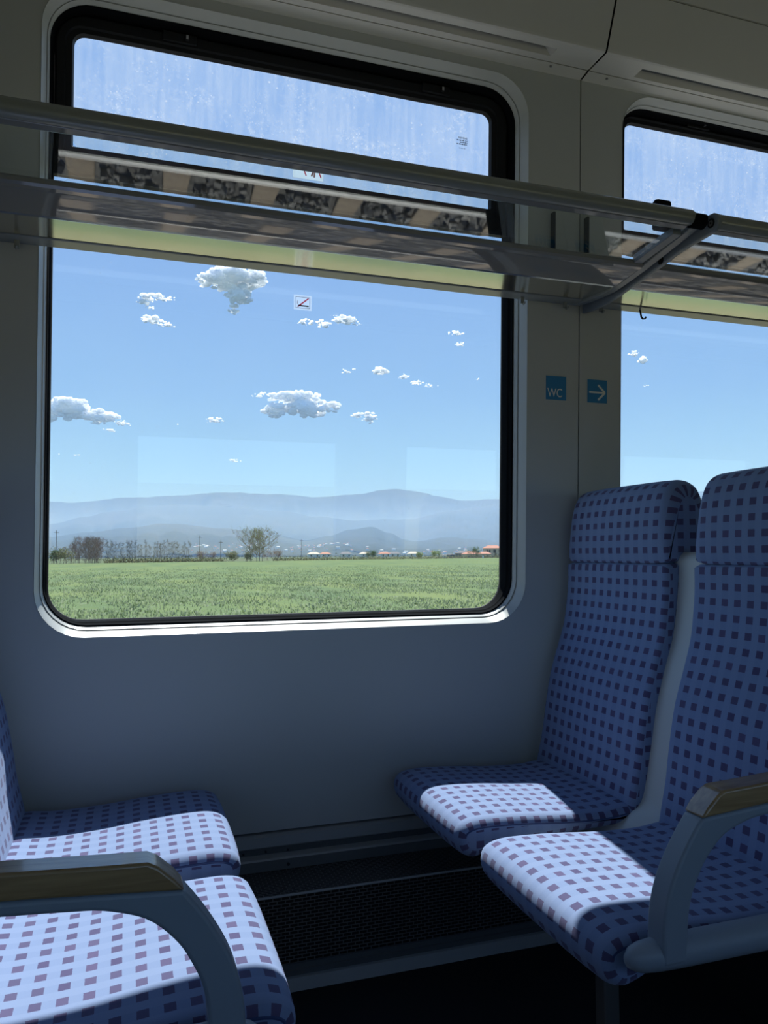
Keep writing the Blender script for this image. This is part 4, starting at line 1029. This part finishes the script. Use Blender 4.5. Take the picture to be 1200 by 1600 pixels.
for px, Y, c, lab in ((540, 520, 'whitew', 'pale low house right of the middle, behind the hedge'), (600, 560, 'terracotta', 'red roofed low house right of the round green bush'), (616, 560, 'whitew', 'white barn beside the red roofed low house'), (508, 575, 'terracotta', 'red roofed farm building left of the pale low house'), (490, 500, 'plaster', 'cream farm building left of the red roofed farm building'), (570, 560, 'plaster', 'small cream house left of the round green bush'), (645, 560, 'plaster', 'wide cream building behind the small yellow green bush')):
    house(hx(px, Y), 8, 6, 2.2, random.uniform(-.2, .2), M['whitew'], M[c] if c != 'whitew' else M['roofg'], 1.5, [(-2, .6, .9, 1), (2, .6, .9, 1)], lab)

# ------------------------------------------------------------------ mountains
HZ = 866.5
def crest(keys, px):
    if px <= keys[0][0]: return keys[0][1]
    for (a, ya), (b, yb) in zip(keys, keys[1:]):
        if px <= b:
            t = (px-a)/(b-a); t = t*t*(3-2*t); return ya+(yb-ya)*t
    return keys[-1][1]
K3 = [(-100, 790), (20, 786), (78, 782), (110, 784), (200, 776), (290, 773), (345, 769), (420, 772), (500, 777), (560, 772), (595, 767), (615, 765.5), (640, 768), (665, 772), (680, 776), (727, 783), (760, 781), (800, 779), (900, 775), (1200, 770)]
K2 = [(-100, 815), (78, 817), (130, 806), (170, 798), (230, 790), (270, 787), (350, 790), (440, 799), (500, 808), (560, 814), (600, 812), (640, 812), (700, 801), (740, 795), (785, 788), (900, 792), (1200, 800)]
K1 = [(-100, 838), (78, 836), (140, 829), (200, 823), (255, 817), (275, 817), (350, 825), (420, 834), (480, 844), (515, 837), (545, 828), (580, 823), (610, 833), (630, 843), (650, 846), (700, 840), (740, 843), (785, 848), (900, 852), (1200, 850)]
LAY = [(K1, 2400, 5200), (K2, 5200, 8600), (K3, 8600, 13500)]
def ridge_height(layer, phi, rr_):
    K, r0, r1 = LAY[layer]
    px = 600+1200*math.tan(phi-R(18.4))
    ce = (HZ-crest(K, px))/1200*math.cos(phi-R(18.4))*r1
    ce *= 1+.020*noise.fractal(Vector((phi*30, layer*3.0, 1.5)), .9, 2.0, 5)
    t = (rr_-r0)/(r1-r0)
    x, y = rr_*math.sin(phi), rr_*math.cos(phi)
    if t <= 1:
        s = max(0, t)
        prof = s**1.35
        n = noise.fractal(Vector((x/900, y/1100, layer*7.0)), 1.0, 2.0, 5)
        n2 = abs(noise.noise(Vector((phi*26+layer*5, rr_/5200, layer))))
        return ce*(prof + (.16*n+.28*(n2-.3))*math.sin(math.pi*min(1, s))**.8) - 6
    return ce*max(0.0, 1-(t-1)*1.6) - 6
def mountain(layer, name, label):
    K, r0, r1 = LAY[layer]
    mb = MB(); nphi = 330; p0, p1 = R(-14), R(48)
    rs = [r0+(r1-r0)*(k/34) for k in range(35)] + [r1+(r1-r0)*.12, r1+(r1-r0)*.4]
    V = []
    for r_ in rs:
        for k in range(nphi+1):
            ph = p0+(p1-p0)*k/nphi
            V.append((r_*math.sin(ph), r_*math.cos(ph), 1.07+ridge_height(layer, ph, r_)))
    n = nphi+1
    mb.add(V, [(j*n+i, j*n+i+1, (j+1)*n+i+1, (j+1)*n+i) for j in range(len(rs)-1) for i in range(nphi)])
    o = mb.build(name, M['mount'], smooth=True, angle=180, fix=False); tag(o, label, 'mountain', kind='structure')
mountain(0, 'foothill', 'nearest low hills behind the villages')
mountain(1, 'hills', 'middle range of blue green hills')
mountain(2, 'mountain_range', 'long hazy blue mountain ridge on the horizon')

# far villages on the lower slopes
random.seed(31)
hm = []
for i in range(3):
    mb = MB(); w, d, h = (9, 8, 6), (14, 9, 5), (7, 7, 8)
    w, d, h = [(10, 8, 5), (16, 9, 5), (8, 8, 8)][i]
    mb.box((-w/2, -d/2, -4), (w/2, d/2, h), mi=0)
    mb.add([(-w/2, -d/2, h), (w/2, -d/2, h), (w/2, d/2, h), (-w/2, d/2, h), (-w/2, 0, h+2.5), (w/2, 0, h+2.5)], [(0, 1, 5, 4), (2, 3, 4, 5), (1, 2, 5), (3, 0, 4)], mi=1)
    hm.append((mb, i))
proto = []
for mb, i in hm: proto.append(mb.build('village_house', [M['whitew'], M['terracotta' if i != 1 else 'whitew']]))
cnt = 0
def village(n, px0, px1, r0, r1, label, group):
    global cnt
    for k in range(n):
        px = random.gauss((px0+px1)/2, (px1-px0)/4); phi = math.atan((px-600)/1200)+R(18.4); r_ = random.uniform(r0, r1)
        o = proto[cnt % 3] if cnt < 3 else proto[random.randrange(3)].copy()
        if cnt >= 3: COL.objects.link(o)
        z = 1.07+max(-6, ridge_height(0, phi, r_)) if r_ > 2400 else ZF-4
        o.location = (r_*math.sin(phi), r_*math.cos(phi), z+1); o.rotation_euler = (0, 0, random.uniform(-.8, .8)-phi); s = random.uniform(.55, 1.0); o.scale = (s, s, s)
        tag(o, label, 'house', group); cnt += 1
village(34, 270, 430, 2700, 3700, 'white house of the hillside village left of the pale green tree', 'hillside village houses left')
village(42, 430, 560, 2700, 3700, 'white house of the village right of the pale green tree', 'village houses at the middle')
village(34, 560, 760, 2500, 3100, 'white house of the far village before the right hills', 'village houses before the right hills')

# ------------------------------------------------------------------ haze over the plain
def haze():
    m, N, L = mat('summer_haze'); out = nd(N, 'ShaderNodeOutputMaterial')
    v = nd(N, 'ShaderNodeVolumeScatter', i={'Color': (.34, .54, .93, 1), 'Density': HAZE, 'Anisotropy': 0.0}); L.new(v.outputs[0], out.inputs['Volume']); return m
HAZE = 2.0e-4
h = MB().box((-9000, 900, -40), (15000, 16500, 520)).build('haze', haze()); tag(h, 'thin blue haze in front of the mountains', 'haze', kind='stuff')

# ------------------------------------------------------------------ clouds
def cloudm():
    m, N, L = mat('cloud'); out = nd(N, 'ShaderNodeOutputMaterial')
    b = nd(N, 'ShaderNodeSubsurfaceScattering', falloff='RANDOM_WALK', i={'Color': (.995, .995, .993, 1), 'Scale': 1.0, 'Radius': (95, 95, 95), 'IOR': 1.01, 'Anisotropy': .3})
    L.new(b.outputs[0], out.inputs[0]); return m
M['cloud'] = cloudm()
def ico(sub):
    bm = bmesh.new(); bmesh.ops.create_icosphere(bm, subdivisions=sub, radius=1.0)
    v = [p.co.copy() for p in bm.verts]; f = [tuple(p.index for p in fc.verts) for fc in bm.faces]; bm.free(); return v, f
ICO = ico(3); ICO2 = ico(2)
def direction(px, py):
    yaw, pit, rol = R(18.4), R(3.1), R(.28)
    fw = Vector((math.sin(yaw)*math.cos(pit), math.cos(yaw)*math.cos(pit), math.sin(pit))); r_ = Vector((math.cos(yaw), -math.sin(yaw), 0)); u = r_.cross(fw)
    r2 = r_*math.cos(rol)-u*math.sin(rol); u2 = u*math.cos(rol)+r_*math.sin(rol)
    return fw+r2*((px-600)/1200)-u2*((py-800)/1200)
ALT = 1050.0
def cloud(blobs, label, group=None, seed=0):
    """blobs: (px, py, halfwidth px, halfheight px, puffs); heights all at the same cloud base"""
    random.seed(seed); n0 = noise
    px0 = sum(b[0] for b in blobs)/len(blobs); py0 = max(b[1]+b[3] for b in blobs)
    d = direction(px0, py0); t = (ALT-1.07)/d.z; base = Vector((0, 0, 1.07))+d*t
    dist = d.length*t; perpx = t/1200.0
    horiz = Vector((d.x, d.y, 0)).normalized(); right = Vector((horiz.y, -horiz.x, 0))
    mb = MB()
    for (bx, by, hw, hh, npf) in blobs:
        dd = direction(bx, by); cx = (bx-px0)*perpx; cz = (py0-by)*perpx
        for k in range(npf):
            while True:
                a, b_, c = random.uniform(-1, 1), random.uniform(-1, 1), random.uniform(-1, 1)
                if a*a+b_*b_+c*c < 1: break
            edge_ = math.sqrt(a*a+c*c)
            s = hh*perpx*random.uniform(.22, .62)*(1.12-edge_*.75)
            q = base + right*(cx+a*hw*perpx*.92) + horiz*(b_*hh*perpx*1.2) + Vector((0, 0, cz+c*hh*perpx*.85))
            sx_ = random.uniform(1.0, 1.7)
            I = ICO if s > perpx*3.5 else ICO2
            vs = []
            o_ = Vector((random.uniform(0, 99), random.uniform(0, 99), random.uniform(0, 99)))
            for v in I[0]:
                f_ = 1+.42*noise.fractal(v*1.9+o_, .7, 2.1, 5)
                p = v*f_*s
                vs.append(q + right*p.x*sx_ + horiz*p.y + Vector((0, 0, p.z*(.62 if p.z < 0 else 1.0))))
            mb.add([tuple(v-base) for v in vs], I[1])
    o = mb.build('cloud', M['cloud'], smooth=True, angle=180, fix=False); o.location = base
    md = o.modifiers.new('melt', 'REMESH'); md.mode = 'VOXEL'; md.voxel_size = perpx*.55; md.use_smooth_shade = True
    tag(o, label, 'cloud', group); return o
CL = [
 ([(360, 438, 46, 22, 70), (330, 440, 30, 13, 34), (395, 432, 22, 16, 30), (372, 466, 22, 16, 34), (364, 484, 10, 8, 14)], 'largest white cloud, right below the luggage rack'),
 ([(236, 464, 24, 9, 30), (262, 465, 14, 5, 14), (225, 474, 14, 6, 14), (238, 482, 12, 4, 8)], 'ragged cloud left of the largest cloud'),
 ([(240, 500, 20, 8, 26), (258, 506, 20, 5, 20)], 'small wedge cloud under the ragged cloud'),
 ([(110, 640, 34, 20, 60), (150, 650, 40, 13, 50), (190, 658, 16, 6, 16), (82, 650, 14, 14, 20)], 'long cloud cut by the left edge of the window'),
 ([(170, 673, 16, 4, 18)], 'flat cloudlet under the long left cloud'),
 ([(460, 620, 50, 12, 70), (480, 636, 46, 18, 70), (430, 642, 24, 13, 40), (408, 618, 18, 5, 16), (522, 634, 10, 12, 16)], 'broad layered cloud at the middle of the window'),
 ([(570, 650, 20, 8, 26), (578, 656, 14, 7, 18), (555, 650, 10, 5, 10)], 'small cloud right of the broad layered cloud'),
 ([(335, 657, 17, 6, 22)], 'small cloud left of the broad layered cloud'),
 ([(366, 720, 15, 3.6, 18)], 'lowest small cloud, near the mountain ridge'),
 ([(478, 504, 18, 6, 20), (505, 506, 16, 7, 22), (540, 499, 24, 9, 34), (556, 505, 10, 4, 10), (522, 492, 8, 3, 8)], 'long wavy cloud under the red slash sticker'),
 ([(594, 580, 14, 9, 24)], 'round cloudlet right of the layered cloud, above it'),
 ([(632, 588, 12, 5, 16), (652, 598, 12, 5, 16), (672, 603, 16, 3.5, 16)], 'stepped cloud trailing down to the right'),
 ([(712, 521, 19, 4.5, 22)], 'upper of two slim clouds by the right edge of the window'),
 ([(718, 538, 11, 4, 14)], 'lower of two slim clouds by the right edge of the window'),
 ([(541, 580, 12, 4, 12), (553, 577, 3, 3, 5)], 'faint cloudlet left of the round cloudlet'),
 ([(990, 552, 11, 5, 16), (1004, 563, 9, 7, 16)], 'cloud in the second window'),
 ([(122, 711, 13, 2.2, 10), (94, 711, 8, 2, 7)], 'thin cloud streak low at the left edge of the window'),
 ([(275, 663, 6, 2, 6)], 'tiny cloud speck left of centre'),
 ([(748, 592, 7, 2.4, 7)], 'tiny cloud speck at the right edge'),
 ([(1010, 602, 7, 3, 8)], 'tiny cloud speck in the second window'),
]
for i, (b_, lab) in enumerate(CL): cloud(b_, lab, 'fair weather clouds', seed=100+i)
# ------------------------------------------------------------------ sky, sun, camera
w = bpy.data.worlds.new('sky'); SC.world = w; w.use_nodes = True
N, L = w.node_tree.nodes, w.node_tree.links; N.clear()
out = nd(N, 'ShaderNodeOutputWorld'); bg = nd(N, 'ShaderNodeBackground', i={'Strength': 1.14}); L.new(bg.outputs[0], out.inputs[0])
tc = nd(N, 'ShaderNodeTexCoord'); sp = nd(N, 'ShaderNodeSeparateXYZ'); L.new(tc.outputs['Generated'], sp.inputs[0])
rp = nd(N, 'ShaderNodeValToRGB'); L.new(math_n(N, L, 'MULTIPLY_ADD', sp.outputs[2], .5, .5), rp.inputs[0])
e = rp.color_ramp.elements
e[0].position = 0.0; e[0].color = (.12, .12, .09, 1); e[1].position = 1.0; e[1].color = (.06, .19, .58, 1)
for p, c in ((.492, (.14, .15, .10)), (.5, (.44, .69, .88)), (.55, (.36, .63, .89)), (.60, (.295, .515, .855)), (.68, (.262, .45, .825)), (.78, (.25, .44, .82))):
    q = e.new(p); q.color = (*c, 1)
L.new(rp.outputs[0], bg.inputs[0])
sun = bpy.data.lights.new('sun', 'SUN'); sun.energy = 8.6; sun.angle = R(.55); sun.color = (1.0, .97, .91)
so = bpy.data.objects.new('sun', sun); COL.objects.link(so)
so.rotation_euler = Vector((.20, 1.0, 1.50)).to_track_quat('Z', 'Y').to_euler()
so.location = (20, 60, 100)

cam = bpy.data.cameras.new('camera'); co = bpy.data.objects.new('camera', cam); COL.objects.link(co)
cam.sensor_fit = 'VERTICAL'; cam.sensor_height = 24.0; cam.lens = 18.0; cam.clip_start = .02; cam.clip_end = 60000
yaw, pit, rol = R(18.4), R(3.1), R(.28)
fw = Vector((math.sin(yaw)*math.cos(pit), math.cos(yaw)*math.cos(pit), math.sin(pit))); r_ = Vector((math.cos(yaw), -math.sin(yaw), 0)); u = r_.cross(fw)
r2 = r_*math.cos(rol)-u*math.sin(rol); u2 = u*math.cos(rol)+r_*math.sin(rol)
mt = Matrix((r2, u2, -fw)).transposed().to_4x4(); mt.translation = (0, 0, 1.07); co.matrix_world = mt
SC.camera = co
SC.view_settings.view_transform = 'Standard'; SC.view_settings.look = 'None'; SC.view_settings.gamma = 1.0; SC.view_settings.use_curve_mapping = False
SC.view_settings.exposure = 0.0
SC.cycles.transparent_max_bounces = 32; SC.cycles.max_bounces = 10; SC.cycles.diffuse_bounces = 5; SC.cycles.glossy_bounces = 5; SC.cycles.volume_bounces = 1
SC.cycles.sample_clamp_indirect = 6.0
